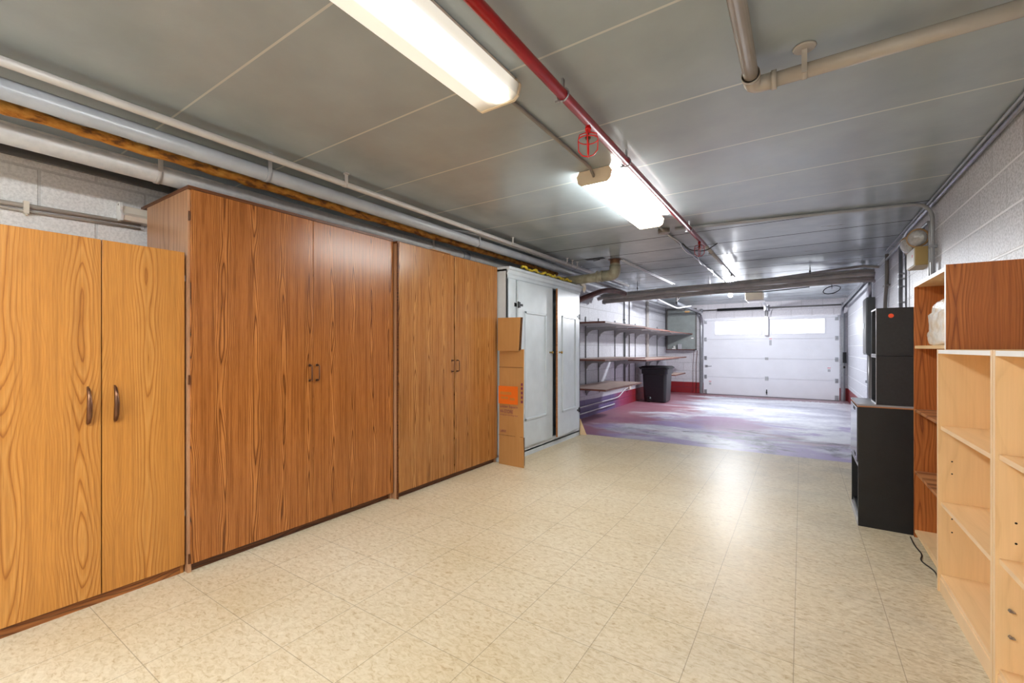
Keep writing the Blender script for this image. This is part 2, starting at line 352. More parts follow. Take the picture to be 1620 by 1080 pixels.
def m_pane():
    t = NT('frosted door glass'); t.t.nodes.remove(t.b)
    a = t.n('ShaderNodeBsdfTranslucent'); a.inputs[0].default_value = (0.95, 0.97, 1, 1)
    b = t.n('ShaderNodeBsdfTransparent'); g = t.n('ShaderNodeBsdfGlossy'); g.inputs['Roughness'].default_value = 0.1
    m1 = t.n('ShaderNodeMixShader'); m1.inputs[0].default_value = 0.5; t.l(a.outputs[0], m1.inputs[1]); t.l(b.outputs[0], m1.inputs[2])
    m2 = t.n('ShaderNodeMixShader'); m2.inputs[0].default_value = 0.05; t.l(m1.outputs[0], m2.inputs[1]); t.l(g.outputs[0], m2.inputs[2])
    t.l(m2.outputs[0], t.out.inputs[0]); return t.m
M['pane'] = m_pane()

M['lamp_glass'] = paint('ribbed grey lamp glass', srgb(190, 190, 192), 0.12, 0.12, 60, 0.4, spec=0.8)

def m_bag():
    t = NT('white plastic bag'); p = t.pos(True)
    c = t.ramp(t.noise(p, 14, 3), [(0.3, srgb(226, 206, 178)), (0.62, srgb(240, 238, 236))])
    t.b.inputs['Subsurface Weight'].default_value = 0.15
    t.b.inputs['Subsurface Radius'].default_value = (0.03, 0.03, 0.03)
    t.bump(t.noise(t.scale(p, (1, 1, 2.5)), 30, 4, 0.5, 1.5), 0.5, 0.01)
    return t.fin(c, 0.25)
M['bag'] = m_bag()

# ---------------------------------------------------------------- mesh helpers
class MB:
    def __init__(s): s.v = []; s.f = []; s.sm = []
    def add(s, vs, fs, smooth=False):
        k = len(s.v); s.v += [Vector(v) for v in vs]
        s.f += [tuple(i+k for i in f) for f in fs]; s.sm += [smooth]*len(fs); return s
    def box(s, x0, y0, z0, x1, y1, z1):
        x0, x1 = sorted((x0, x1)); y0, y1 = sorted((y0, y1)); z0, z1 = sorted((z0, z1))
        return s.add([(x0, y0, z0), (x1, y0, z0), (x1, y1, z0), (x0, y1, z0), (x0, y0, z1), (x1, y0, z1), (x1, y1, z1), (x0, y1, z1)],
                     [(0, 3, 2, 1), (4, 5, 6, 7), (0, 1, 5, 4), (1, 2, 6, 5), (2, 3, 7, 6), (3, 0, 4, 7)])
    def prism(s, pts, axis, a, b):
        # pts: 2-D outline, extruded along axis from a to b
        def P(p, t):
            if axis == 'x': return (t, p[0], p[1])
            if axis == 'y': return (p[0], t, p[1])
            return (p[0], p[1], t)
        n = len(pts); vs = [P(p, a) for p in pts]+[P(p, b) for p in pts]
        fs = [tuple(range(n)), tuple(range(2*n-1, n-1, -1))]+[(i, i+n, (i+1) % n+n, (i+1) % n) for i in range(n)]
        return s.add(vs, fs)
    def tube(s, pts, r, seg=14, caps=True, closed=False):
        pts = [Vector(p) for p in pts]; n = len(pts)
        rs = r if isinstance(r, (list, tuple)) else [r]*n
        vs = []; up = None
        for i, p in enumerate(pts):
            if closed: d = pts[(i+1) % n]-pts[i-1]
            else: d = pts[min(i+1, n-1)]-pts[max(i-1, 0)]
            d.normalize()
            if up is None:
                up = Vector((0, 0, 1)) if abs(d.z) < 0.9 else Vector((1, 0, 0))
            a = d.cross(up)
            if a.length < 1e-4: a = d.cross(Vector((1, 0, 0)))
            a.normalize(); b = a.cross(d); b.normalize(); up = b
            for k in range(seg):
                t = 2*PI*k/seg; vs.append(p+a*math.cos(t)*rs[i]+b*math.sin(t)*rs[i])
        fs = []
        for i in range(n if closed else n-1):
            j = (i+1) % n
            for k in range(seg):
                l = (k+1) % seg; fs.append((i*seg+k, i*seg+l, j*seg+l, j*seg+k))
        s.add(vs, fs, True)
        if caps and not closed:
            k0 = len(s.v)-len(vs)
            s.f += [tuple(k0+k for k in range(seg))[::-1], tuple(k0+(n-1)*seg+k for k in range(seg))]; s.sm += [False, False]
        return s
    def lathe(s, prof, c, axis='z', seg=20, smooth=True):
        # prof: (radius, height) pairs around axis through c
        vs = []
        for r, h in prof:
            for k in range(seg):
                t = 2*PI*k/seg; a, b = r*math.cos(t), r*math.sin(t)
                vs.append((c[0]+a, c[1]+b, c[2]+h) if axis == 'z' else ((c[0]+h, c[1]+a, c[2]+b) if axis == 'x' else (c[0]+a, c[1]+h, c[2]+b)))
        fs = [(i*seg+k, i*seg+(k+1) % seg, (i+1)*seg+(k+1) % seg, (i+1)*seg+k) for i in range(len(prof)-1) for k in range(seg)]
        s.add(vs, fs, smooth); k0 = len(s.v)-len(vs)
        for base in (0, len(prof)-1):
            s.f.append(tuple(k0+base*seg+k for k in range(seg))); s.sm.append(False)
        return s
    def xf(s, m):
        s.v = [m @ v for v in s.v]; return s
    def build(s, name, mat, parent=None, bevel=0, world=True):
        me = bpy.data.meshes.new(name)
        off = Vector((0, 0, 0))
        if parent is not None and world: off = wloc(parent)
        elif parent is None and world == 'base':
            xs = [v.x for v in s.v]; ys = [v.y for v in s.v]; zs = [v.z for v in s.v]
            off = Vector(((min(xs)+max(xs))/2, (min(ys)+max(ys))/2, min(zs)))
        me.from_pydata([tuple(v-off) for v in s.v], [], s.f)
        me.polygons.foreach_set('use_smooth', s.sm); me.update()
        bm = bmesh.new(); bm.from_mesh(me); bmesh.ops.recalc_face_normals(bm, faces=bm.faces); bm.to_mesh(me); bm.free()
        me.materials.append(M[mat] if isinstance(mat, str) else mat)
        o = bpy.data.objects.new(name, me); C.objects.link(o)
        if parent is not None: o.parent = parent
        elif world == 'base': o.location = off
        if bevel:
            b = o.modifiers.new('bevel', 'BEVEL'); b.width = bevel; b.segments = 2; b.limit_method = 'ANGLE'; b.angle_limit = 0.7
        return o
def wloc(o):
    v = Vector(o.location)
    while o.parent: o = o.parent; v += Vector(o.location)
    return v
def tag(o, label=None, cat=None, group=None, kind=None):
    if label: o['label'] = label
    if cat: o['category'] = cat
    if group: o['group'] = group
    if kind: o['kind'] = kind
    return o
def thing(name, label, cat, loc=(0, 0, 0), group=None):
    o = bpy.data.objects.new(name, None); C.objects.link(o); o.location = loc; o.empty_display_size = 0.1
    return tag(o, label, cat, group)
def single(mb, name, mat, label, cat, group=None, bevel=0, kind=None):
    return tag(mb.build(name, mat, None, bevel, 'base'), label, cat, group, kind)
def struct(mb, name, mat, parent=None):
    o = mb.build(name, mat, parent)
    if parent is None: o['kind'] = 'structure'
    return o
def dup(o, parent=None, off=(0, 0, 0)):
    c = o.copy(); C.objects.link(c); c.parent = parent
    if parent is None: c.location = Vector(o.location)+Vector(off)
    for ch in o.children: dup(ch, c)
    return c
def arc(c, r, a0, a1, plane, n=8):
    out = []
    for i in range(n+1):
        a = math.radians(a0+(a1-a0)*i/n); u, v = r*math.cos(a), r*math.sin(a)
        out.append(dict(xy=(c[0]+u, c[1]+v, c[2]), xz=(c[0]+u, c[1], c[2]+v), yz=(c[0], c[1]+u, c[2]+v))[plane])
    return out
def bend(pts, r=0.06, n=6):
    # round the corners of a polyline
    P = [Vector(p) for p in pts]; out = [P[0]]
    for i in range(1, len(P)-1):
        a = (P[i-1]-P[i]); b = (P[i+1]-P[i]); k = min(r, a.length*0.45, b.length*0.45)
        p0 = P[i]+a.normalized()*k; p1 = P[i]+b.normalized()*k
        for j in range(n+1):
            t = j/n; out.append((1-t)**2*p0+2*t*(1-t)*P[i]+t*t*p1)
    out.append(P[-1]); return out
def text_mb(txt, size, width=None):
    cu = bpy.data.curves.new('lettering', 'FONT'); cu.body = txt; cu.size = size; cu.extrude = 0.0
    o = bpy.data.objects.new('lettering', cu); C.objects.link(o)
    dg = bpy.context.evaluated_depsgraph_get(); me = bpy.data.meshes.new_from_object(o.evaluated_get(dg))
    vs = [v.co.copy() for v in me.vertices]; fs = [tuple(p.vertices) for p in me.polygons]
    bpy.data.objects.remove(o); bpy.data.meshes.remove(me); bpy.data.curves.remove(cu)
    if width and vs:
        mx = max(v.x for v in vs); k = width/mx
        for v in vs: v.x *= k
    mb = MB(); mb.add(vs, fs); return mb

H = 2.335                       # ceiling height
XR, XL, XG, YB, YR = 0.868, -3.40, -3.12, 12.42, -3.2
YV = 5.65                       # vinyl ends here
# ---------------------------------------------------------------- the room
f = MB(); f.add([(XL, YR, 0), (XR, YR, 0), (XR, 5.78, 0), (XL, 5.60, 0), (XL, YR, -0.05), (XR, YR, -0.05), (XR, 5.78, -0.05), (XL, 5.60, -0.05)],
                [(0, 1, 2, 3), (4, 7, 6, 5), (0, 4, 5, 1), (1, 5, 6, 2), (2, 6, 7, 3), (3, 7, 4, 0)])
struct(f, 'floor', 'vinyl')
f = MB(); f.add([(XL, 5.60, -0.004), (XR, 5.78, -0.004), (XR, YB+0.3, -0.004), (XL, YB+0.3, -0.004), (XL, 5.60, -0.06), (XR, 5.78, -0.06), (XR, YB+0.3, -0.06), (XL, YB+0.3, -0.06)],
                [(0, 1, 2, 3), (4, 7, 6, 5), (0, 4, 5, 1), (1, 5, 6, 2), (2, 6, 7, 3), (3, 7, 4, 0)])
struct(f, 'floor.001', 'concrete')
ceil = struct(MB().box(XL-0.2, YR-0.2, H+0.0015, XR+0.2, YB+0.3, H+0.2), 'ceiling', 'ceiling')
struct(MB().box(XL-0.15, YR-0.2, -0.05, XL, 5.60, H+0.0015), 'wall_left', 'block_left')
struct(MB().box(XL-0.15, 5.60, -0.05, XG-0.0015, YB+0.2, H+0.0015), 'wall_left.001', 'block_garage')
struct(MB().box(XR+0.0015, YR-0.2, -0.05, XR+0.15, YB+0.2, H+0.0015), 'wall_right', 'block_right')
struct(MB().box(XL, YR-0.15, -0.05, XR+0.0015, YR, H+0.0015), 'wall_rear', 'block_left')
wb = MB().box(XG, YB, -0.05, -2.12, YB+0.2, H+0.0015).box(0.69, YB, -0.05, XR+0.0015, YB+0.2, H+0.0015).box(-2.12, YB, 1.955, 0.69, YB+0.2, H+0.0015)
struct(wb, 'wall_back', 'block_back')

# ---------------------------------------------------------------- garage door
DX0, DX1, DY = -2.145, 0.716, 12.35
dr = bpy.data.objects.new('door_1', None); C.objects.link(dr); dr.location = (-0.7, DY, 0); dr['kind'] = 'structure'
zs = [0.004, 0.449, 0.934, 1.419, 1.955]
wins = [(-1.865, -0.835), (-0.59, 0.44)]
for i in range(4):
    z0, z1 = zs[i]+0.002, zs[i+1]-0.003
    mb = MB()
    if i < 3: mb.box(DX0, DY, z0, DX1, DY+0.045, z1)
    else:
        wz0, wz1 = 1.545, 1.87
        mb.box(DX0, DY, z0, DX1, DY+0.045, wz0).box(DX0, DY, wz1, DX1, DY+0.045, z1)
        xs = [DX0, wins[0][0], wins[0][1], wins[1][0], wins[1][1], DX1]
        for a in (0, 2, 4): mb.box(xs[a], DY, wz0, xs[a+1], DY+0.045, wz1)
    if i < 3: mb.box(DX0+0.01, DY+0.015, z1-0.01, DX1-0.01, DY+0.03, z1+0.012)
    o = mb.build('door_panel', 'door_white', dr, 0.002)
for a, b in wins:
    fr = MB(); q = 0.028
    fr.box(a-q, DY-0.01, 1.545-q, b+q, DY+0.004, 1.545).box(a-q, DY-0.01, 1.87, b+q, DY+0.004, 1.87+q).box(a-q, DY-0.01, 1.545, a, DY+0.004, 1.87).box(b, DY-0.01, 1.545, b+q, DY+0.004, 1.87)
    fo = fr.build('window_frame', 'door_white', dr, 0.003)
    MB().box(a, DY+0.018, 1.545, b, DY+0.024, 1.87).build('pane', 'pane', fo)
    # arched insert behind the glass
    cx = (a+b)/2 + (0.5 if a < -1 else -0.5)*(b-a)*1.0; s = 1 if a < -1 else -1
    pts = []
    for k in range(13):
        t = k/12.0; pts.append((cx-s*(b-a)*1.0*math.cos(PI/2*(1-t))*0+(-s)*(b-a)*t, 1.56+0.28*math.sqrt(max(0, 1-t*t))))
    MB().tube([(p[0], DY+0.032, p[1]) for p in pts], 0.009, 6).build('arched_muntin', 'door_white', fo)
def hinge(x, z, h=0.07, w_=0.04, name='hinge'):
    MB().box(x-w_/2, DY-0.012, z-h/2, x+w_/2, DY+0.002, z+h/2).box(x-0.012, DY-0.03, z-0.012, x+0.012, DY, z+0.012).build(name, 'steel', dr, 0.002)
for z in zs[1:4]:
    for x in (DX0+0.05, DX1-0.05): hinge(x, z, 0.1, 0.06)
for z in zs[1:3]: hinge(-0.71, z, 0.1 if z < 0.9 else 0.06, 0.07)
for z in (0.06, 1.88):
    for x in (DX0+0.05, DX1-0.05): hinge(x, z, 0.11, 0.07, 'roller_bracket')
MB().box(DX0+0.04, DY-0.02, 0.70, DX0+0.1, DY, 0.75).tube([(DX0+0.09, DY-0.025, 0.725), (DX0+0.2, DY-0.025, 0.725)], 0.006, 6).build('slide_latch', 'steel', dr)
MB().box(-0.72, DY-0.02, 0.06, -0.70, DY, 0.18).box(-0.725, DY-0.03, 0.10, -0.695, DY-0.015, 0.13).build('handle', 'black_iron', dr)
MB().box(DX0+0.03, DY-0.035, 1.90, DX1-0.03, DY, 1.945).build('strut', 'door_white', dr, 0.004)
MB().box(DX0, DY-0.005, -0.004, DX1, DY+0.05, 0.006).build('bottom_seal', 'black_iron', dr)
for x, z in ((DX0+0.16, 0.27), (DX1-0.19, 0.68), (-0.63, 1.36)):
    MB().box(x-0.03, DY-0.002, z+0.05, x+0.03, DY+0.001, z+0.065).build('sticker_heading', 'red_print', dr)
    MB().box(x-0.025, DY-0.002, z-0.10 if x > -0.7 and z > 1 else z-0.03, x+0.025, DY+0.001, z+0.03).build('sticker', 'grey_print', dr)
# tracks: vertical, curve, horizontal towards the camera
for x, ye, ze in ((DX0-0.035, 9.5, 2.13), (DX1+0.045, 8.0, 2.15)):
    pts = [(x, DY-0.03, 0.0), (x, DY-0.03, 1.8)]+[(x, DY-0.03-0.3+0.3*math.cos(a), 1.8+0.3*math.sin(a)) for a in [PI/16*k for k in range(1, 8)]]+[(x, DY-0.35, 2.105), (x, ye, ze)]
    mb = MB()
    for (dx, wd) in ((0, 0.004),):
        for p, q in zip(pts[:-1], pts[1:]):
            p, q = Vector(p), Vector(q); d = (q-p).normalized(); nrm = Vector((1, 0, 0)).cross(d)*0.028
            for e in (-0.022, 0.022):
                vs = []
                for P_ in (p, q):
                    vs += [P_+nrm+Vector((e-0.003, 0, 0)), P_+nrm+Vector((e+0.003, 0, 0)), P_-nrm+Vector((e+0.003, 0, 0)), P_-nrm+Vector((e-0.003, 0, 0))]
                if e < 0 or True: mb.add(vs, [(0, 1, 2, 3), (7, 6, 5, 4), (0, 4, 5, 1), (1, 5, 6, 2), (2, 6, 7, 3), (3, 7, 4, 0)])
            vs = []
            for P_ in (p, q):
                vs += [P_-nrm+Vector((-0.022, 0, 0)), P_-nrm+Vector((0.022, 0, 0)), P_-nrm*1.12+Vector((0.022, 0, 0)), P_-nrm*1.12+Vector((-0.022, 0, 0))]
            mb.add(vs, [(0, 1, 2, 3), (7, 6, 5, 4), (0, 4, 5, 1), (1, 5, 6, 2), (2, 6, 7, 3), (3, 7, 4, 0)])
    mb.build('track', 'steel', dr)
    # angle bracing to the ceiling at the free end
    MB().box(x-0.02, ye+0.06, ze, x+0.004, ye+0.10, H).box(x-0.02, ye+0.02, H-0.03, x+0.02, ye+0.5, H).tube([(x-0.012, ye+0.10, ze+0.05), (x-0.012, ye+0.42, H-0.02)], 0.012, 6).build('track_hanger', 'dark_rail', dr)
MB().tube([(DX0-0.06, DY-0.10, 2.17), (DX1+0.09, DY-0.10, 2.17)], 0.017, 10).build('torsion_shaft', 'dark_rail', dr)
sp = MB(); pts = []
for k in range(0, 361): a = k/360*2*PI*46; pts.append((-1.80+1.02*k/360, DY-0.10+0.03*math.cos(a*1.0), 2.17+0.03*math.sin(a*1.0)))
sp.tube([(-1.80, DY-0.10, 2.17), (-0.78, DY-0.10, 2.17)], 0.03, 12)
for k in range(60): sp.tube([(-1.80+k*0.0172, DY-0.10, 2.17), (-1.80+k*0.0172+0.008, DY-0.10, 2.17)], 0.034, 12)
sp.build('torsion_spring', 'black_iron', dr)
for x in (DX0-0.02, DX1+0.05):
    MB().lathe([(0.055, 0), (0.055, 0.008), (0.04, 0.012), (0.04, 0.03), (0.055, 0.034), (0.055, 0.042)], (x-0.02, DY-0.10, 2.17), 'x', 18).build('cable_drum', 'steel', dr)
MB().box(-0.76, DY-0.14, 2.10, -0.68, DY-0.02, 2.24).build('centre_bracket', 'steel', dr, 0.003)
MB().box(DX0-0.10, DY+0.03, 0, DX0-0.055, DY+0.06, 1.98).box(DX1+0.075, DY+0.03, 0, DX1+0.11, DY+0.06, 1.98).build('jamb', 'grey_pipe_dark', dr)
# lock / photo-eye things on the right track
MB().box(DX1+0.06, DY-0.09, 0.86, DX1+0.12, DY-0.02, 1.10).box(DX1+0.065, DY-0.07, 0.74, DX1+0.105, DY-0.03, 0.79).build('lift_lock', 'black_iron', dr, 0.004)

# opener
op = thing('garage_door_opener', 'white ceiling mounted garage door opener motor box with tan end and long rail', 'door opener', (-0.70, 9.2, 2.08))
MB().box(-0.86, 9.0, 2.07, -0.58, 9.36, 2.22).build('motor_housing', 'cream', op, 0.012)
MB().box(-0.84, 9.02, 2.045, -0.56, 9.40, 2.075).build('light_cover', 'white_plastic', op, 0.01)
MB().box(-0.71, 9.36, 2.16, -0.67, 12.28, 2.19).build('rail', 'steel', op, 0.002)
MB().box(-0.84, 9.1, 2.2, -0.81, 9.13, H).build('hanger_strap', 'steel', op)
MB().box(-0.62, 9.1, 2.2, -0.59, 9.13, H).build('hanger_strap', 'steel', op)
MB().box(-0.75, 12.20, 1.50, -0.67, 12.345, 1.97).build('door_arm_bracket', 'white_plastic', op, 0.004)
MB().tube([(-0.72, 12.1, 2.17), (-0.73, 12.25, 1.95)], 0.008, 8).tube([(-0.68, 11.9, 2.17), (-0.69, 12.25, 1.93)], 0.008, 8).build('door_arm', 'black_iron', op)

# bare bulb
bl = thing('ceiling_bulb_lamp', 'bare lit bulb in a porcelain holder on the garage ceiling', 'lamp', (-1.16, 9.5, 2.33))
MB().lathe([(0.055, 0), (0.055, -0.012), (0.03, -0.03), (0.028, -0.05)], (-1.16, 9.5, H)).build('lamp_holder', 'white_plastic', bl)
prof = [(0.014, -0.05), (0.02, -0.065), (0.034, -0.085), (0.04, -0.105), (0.034, -0.13), (0.018, -0.143), (0.003, -0.146)]
MB().lathe(prof, (-1.16, 9.5, H)).build('bulb', emis('lit bulb', (0.95, 0.97, 1, 1), 40.0), bl)
ld = bpy.data.lights.new('bulb_light', 'POINT'); ld.energy = BULB_W; ld.color = (0.92, 0.95, 1.0); ld.shadow_soft_size = 0.06
lo = bpy.data.objects.new('bulb_light', ld); C.objects.link(lo); lo.parent = bl; lo.location = (0, 0, -0.21)

# ---------------------------------------------------------------- fluorescent fixtures
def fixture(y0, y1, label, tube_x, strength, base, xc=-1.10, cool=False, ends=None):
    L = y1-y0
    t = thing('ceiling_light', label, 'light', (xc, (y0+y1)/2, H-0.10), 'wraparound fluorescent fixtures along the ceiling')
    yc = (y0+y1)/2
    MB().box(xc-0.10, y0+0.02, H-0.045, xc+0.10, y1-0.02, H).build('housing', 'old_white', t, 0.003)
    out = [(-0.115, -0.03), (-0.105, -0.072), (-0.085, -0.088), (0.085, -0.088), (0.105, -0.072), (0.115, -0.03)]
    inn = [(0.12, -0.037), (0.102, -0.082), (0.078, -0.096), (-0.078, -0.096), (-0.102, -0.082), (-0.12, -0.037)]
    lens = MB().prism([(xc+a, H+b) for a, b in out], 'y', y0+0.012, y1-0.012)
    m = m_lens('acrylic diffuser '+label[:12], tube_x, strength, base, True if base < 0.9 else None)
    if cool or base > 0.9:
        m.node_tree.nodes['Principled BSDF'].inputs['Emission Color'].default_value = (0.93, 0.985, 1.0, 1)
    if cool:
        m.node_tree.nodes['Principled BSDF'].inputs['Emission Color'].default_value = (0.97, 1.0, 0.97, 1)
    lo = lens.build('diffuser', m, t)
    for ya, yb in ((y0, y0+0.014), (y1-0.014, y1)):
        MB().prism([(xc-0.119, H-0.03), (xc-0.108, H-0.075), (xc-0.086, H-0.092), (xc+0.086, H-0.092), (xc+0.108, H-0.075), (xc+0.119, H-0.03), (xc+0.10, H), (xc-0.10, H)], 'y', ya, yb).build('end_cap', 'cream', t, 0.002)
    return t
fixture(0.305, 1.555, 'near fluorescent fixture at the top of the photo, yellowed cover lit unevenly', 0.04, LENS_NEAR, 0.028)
fixture(2.60, 3.85, 'farther fluorescent fixture beside the red pipe, its cover glowing pure white', 0.0, LENS_MID, 0.95, cool=True)
fixture(-1.15, 0.10, 'fluorescent fixture directly before the near one, out of view above the camera', 0.0, LENS_ADDED, 0.95)  # added lamp, out of view, continues the row to brighten the foreground
fixture(-2.85, -1.60, 'rearmost fluorescent fixture behind the camera over the vinyl floor', 0.0, LENS_ADDED, 0.95)  # second added lamp, unseen behind the camera, also there to light the foreground

# conduit between fixtures
t = thing('metal_conduit', 'thin grey ceiling conduit joining the two fluorescent fixtures and running into the garage', 'conduit', (-1.10, 4, H-0.02))
MB().tube([(-1.10, 1.555, H-0.012), (-1.10, 2.54, H-0.012), (-1.10, 2.61, H-0.05)], 0.009, 10).build('near_length', 'taupe_pipe', t)
MB().tube([(-1.10, 3.85, H-0.014), (-1.10, 8.9, H-0.014)], 0.010, 10).build('far_length', 'steel', t)
MB().lathe([(0.055, 0), (0.055, -0.035), (0.045, -0.04)], (-1.10, 4.30, H), 'z', 16).build('junction_box', 'taupe_pipe', t)
cab = [(-1.09, 4.4, H-0.03)]+[(-1.07+0.035*math.sin(k*1.9), 4.4+0.3*k, H-0.035-0.022*(k % 2)) for k in range(1, 14)]
MB().tube(bend(cab, 0.12, 4), 0.005, 6).build('slack_cable', 'white_cable', t)
single(MB().tube(bend([(-1.06, 4.9, H-0.02), (-1.0, 4.95, H-0.09), (-0.85, 5.0, H-0.115), (-0.74, 5.05, H-0.03)], 0.08), 0.005, 6), 'cable', 'cable_black', 'short black cable drooping under the ceiling beside the second red sprinkler cage', 'cable')

# ---------------------------------------------------------------- red sprinkler pipe
RX, RZ = -0.84, 2.268
t = thing('sprinkler_pipe', 'red sprinkler pipe running the length of the ceiling with caged heads', 'pipe', (RX, 4, RZ))
MB().tube([(RX, -3.18, RZ), (RX, 4.9, RZ)], 0.022, 16).build('red_pipe', 'red_pipe', t)
MB().tube([(RX, 4.9, RZ), (RX, 7.30, RZ)], 0.019, 16).build('far_pipe', 'grey_pipe', t)
for y in (1.66, 2.46, 4.15, 5.3, 6.6):
    mb = MB().tube(arc((RX, y, RZ), 0.026, -90, 270, 'xz', 14), 0.004, 6)
    mb.box(RX-0.004, y-0.008, RZ+0.02, RX+0.004, y+0.008, H).box(RX-0.035, y-0.006, RZ-0.024, RX-0.018, y+0.006, RZ-0.018)
    mb.build('pipe_clamp', 'steel', t)
def head(y, mat, cage_mat):
    h = MB().tube([(RX, y, RZ-0.01), (RX, y, RZ-0.055)], 0.011, 10).lathe([(0.016, -0.03), (0.016, -0.042)], (RX, y, RZ), 'z', 6).build('sprinkler_head', mat, t)
    MB().tube([(RX, y, RZ-0.05), (RX, y, RZ-0.10)], 0.004, 6).lathe([(0.014, -0.075), (0.014, -0.08)], (RX, y, RZ), 'z', 10).tube([(RX-0.008, y, RZ-0.06), (RX-0.010, y, RZ-0.085)], 0.002, 5).build('sprinkler_core', 'bronze', h)
    mb = MB(); z0 = RZ-0.052
    for a in (20, 65, 110, 155, 200, 245, 290, 335):
        if a in (65, 155, 245, 335): continue
        c, s = math.cos(math.radians(a)), math.sin(math.radians(a))
        mb.tube([(RX+c*0.008, y+s*0.008, z0), (RX+c*0.040, y+s*0.040, z0-0.008), (RX+c*0.046, y+s*0.046, z0-0.035), (RX+c*0.044, y+s*0.044, z0-0.085), (RX+c*0.026, y+s*0.026, z0-0.108), (RX, y, z0-0.115)], 0.0028, 6)
    mb.tube(arc((RX, y, z0-0.035), 0.046, 0, 345, 'xy', 20), 0.0026, 6, closed=True)
    mb.build('wire_cage', cage_mat, h)
head(1.92, 'red_bright', 'red_bright'); head(4.62, 'red_pipe', 'red_pipe'); head(6.95, 'grey_pipe', 'steel')

# ---------------------------------------------------------------- white L-shaped pipe on the ceiling right
PZ = 2.262
t = thing('ceiling_drain_pipe', 'beige painted L-shaped pipe hung below the ceiling, turning towards the right wall', 'pipe', (-0.16, 2.0, PZ))
MB().tube([(-0.165, -3.15, PZ), (-0.165, 1.97, PZ)], 0.027, 18).build('long_run', 'beige_pipe', t)
MB().tube([(-0.12, 2.02, PZ), (0.866, 2.02, PZ)], 0.027, 18).build('cross_run', 'beige_pipe', t)
MB().tube(bend([(-0.165, 1.93, PZ), (-0.165, 2.02, PZ), (-0.085, 2.02, PZ)], 0.055, 8), 0.031, 18).tube([(-0.10, 2.02, PZ), (-0.082, 2.02, PZ)], 0.036, 18).tube([(-0.165, 1.93, PZ), (-0.165, 1.945, PZ)], 0.034, 18).build('elbow', 'beige_pipe', t)
MB().tube([(0.0, 2.02, PZ), (0.018, 2.02, PZ)], 0.0295, 18).box(0.0, 1.988, PZ-0.02, 0.018, 1.993, H).lathe([(0.04, 0), (0.035, -0.006)], (0.009, 1.99, H), 'z', 14).build('hanger_strap', 'beige_pipe', t)

# ---------------------------------------------------------------- pipes along the left wall
def strap(t, x, y, z, r, mat='grey_pipe', w_=0.022):
    mb = MB().tube([(x, y-w_/2, z), (x, y+w_/2, z)], r+0.004, 20)
    mb.box(x+r-0.002, y-w_/2, z, x+r+0.004, y+w_/2, H)
    mb.lathe([(0.02, 0), (0.02, -0.005)], (x+r, y, H-0.0005), 'z', 10)
    mb.build('pipe_strap', mat, t)
t = thing('overhead_pipe', 'thin pale grey pipe nearest the ceiling above the cabinets', 'pipe', (-2.49, 2, 2.27), )
MB().tube([(-2.49, YR, 2.27), (-2.49, 7.4, 2.27)], 0.019, 14).build('pipe_length', 'grey_pipe', t)
for y in (1.78, 3.75, 5.0, 5.15, 5.3): strap(t, -2.49, y, 2.27, 0.017)
t = thing('overhead_pipe', 'second thin grey pipe beside the thin pale one, above the white wardrobe', 'pipe', (-2.60, 5, 2.275))
MB().tube([(-2.56, 3.3, 2.275), (-2.56, 7.4, 2.275)], 0.012, 12).tube(bend([(-2.56, 3.3, 2.275), (-2.66, 3.15, 2.29), (-2.85, 3.0, 2.31)], 0.1), 0.012, 10).build('pipe_length', 'grey_pipe_dark', t)
for y in (5.05, 5.6): strap(t, -2.56, y, 2.275, 0.012, 'grey_pipe_dark')
t = thing('overhead_pipe', 'thick grey pipe above the cabinets, just under the thin pale pipe', 'pipe', (-2.63, 2, 2.22))
MB().tube([(-2.63, YR, 2.222), (-2.63, 12.3, 2.222)], 0.042, 20).build('pipe_length', 'grey_pipe_dark', t)
for y in (1.35, 3.35, 5.9): strap(t, -2.63, y, 2.222, 0.042, 'grey_pipe_dark')
mb = MB(); pts = []; rs = []
for k in range(140):
    y = -3.0+k*0.06; pts.append((-2.80+random.uniform(-.003, .003), y, 2.212+random.uniform(-.003, .003))); rs.append(0.027+random.uniform(-.004, .004) if y < 3 else 0.025)
single(mb.tube(pts, rs, 12), 'wrapped_pipe', 'rust_wrap', 'rusty orange wrapped pipe showing between the grey pipes above the cabinets', 'pipe')
t = thing('overhead_pipe', 'thickest grey pipe running just above the tall brown cabinets, seam paint peeling', 'pipe', (-2.96, 2, 2.158))
MB().tube([(-2.96, YR, 2.158), (-2.96, 4.9, 2.158), (-2.96, 5.25, 2.156)], 0.050, 22).build('pipe_length', 'peel_pipe', t)
for y in (0.93, 3.05): strap(t, -2.96, y, 2.158, 0.050, 'grey_pipe')
MB().tube([(-2.96, 3.55, 2.15), (-2.96, 3.55, 2.062)], 0.03, 14).tube([(-2.96, 3.50, 2.158), (-2.96, 3.60, 2.158)], 0.058, 16).build('branch', 'grey_pipe_dark', t)
t = thing('steel_ledger', 'dark grey steel angle along the left wall behind the thickest pipe', 'steel angle', (-3.36, 1, 2.19))
MB().box(-3.395, YR, 2.195, -3.388, 5.5, 2.27).box(-3.388, YR, 2.262, -3.31, 5.5, 2.27).box(-3.385, YR, 2.188, -3.365, 5.5, 2.205).build('angle', 'dark_rail', t)
t = thing('wall_conduit', 'thin beige conduit clipped along the left block wall above the honey oak cabinet', 'conduit', (-3.385, 0, 1.955))
MB().tube([(-3.385, YR, 1.930), (-3.385, 0.4, 1.940), (-3.385, 0.98, 1.957)], 0.012, 12).tube([(-3.385, YR, 1.907), (-3.385, 0.5, 1.915), (-3.385, 0.98, 1.930)], 0.007, 10).build('conduit_length', 'beige_pipe', t)
MB().box(-3.392, 0.495, 1.90, -3.368, 0.515, 1.965).tube([(-3.37, 0.505, 1.90), (-3.365, 0.505, 1.89)], 0.006, 8).build('clip', 'old_white', t)
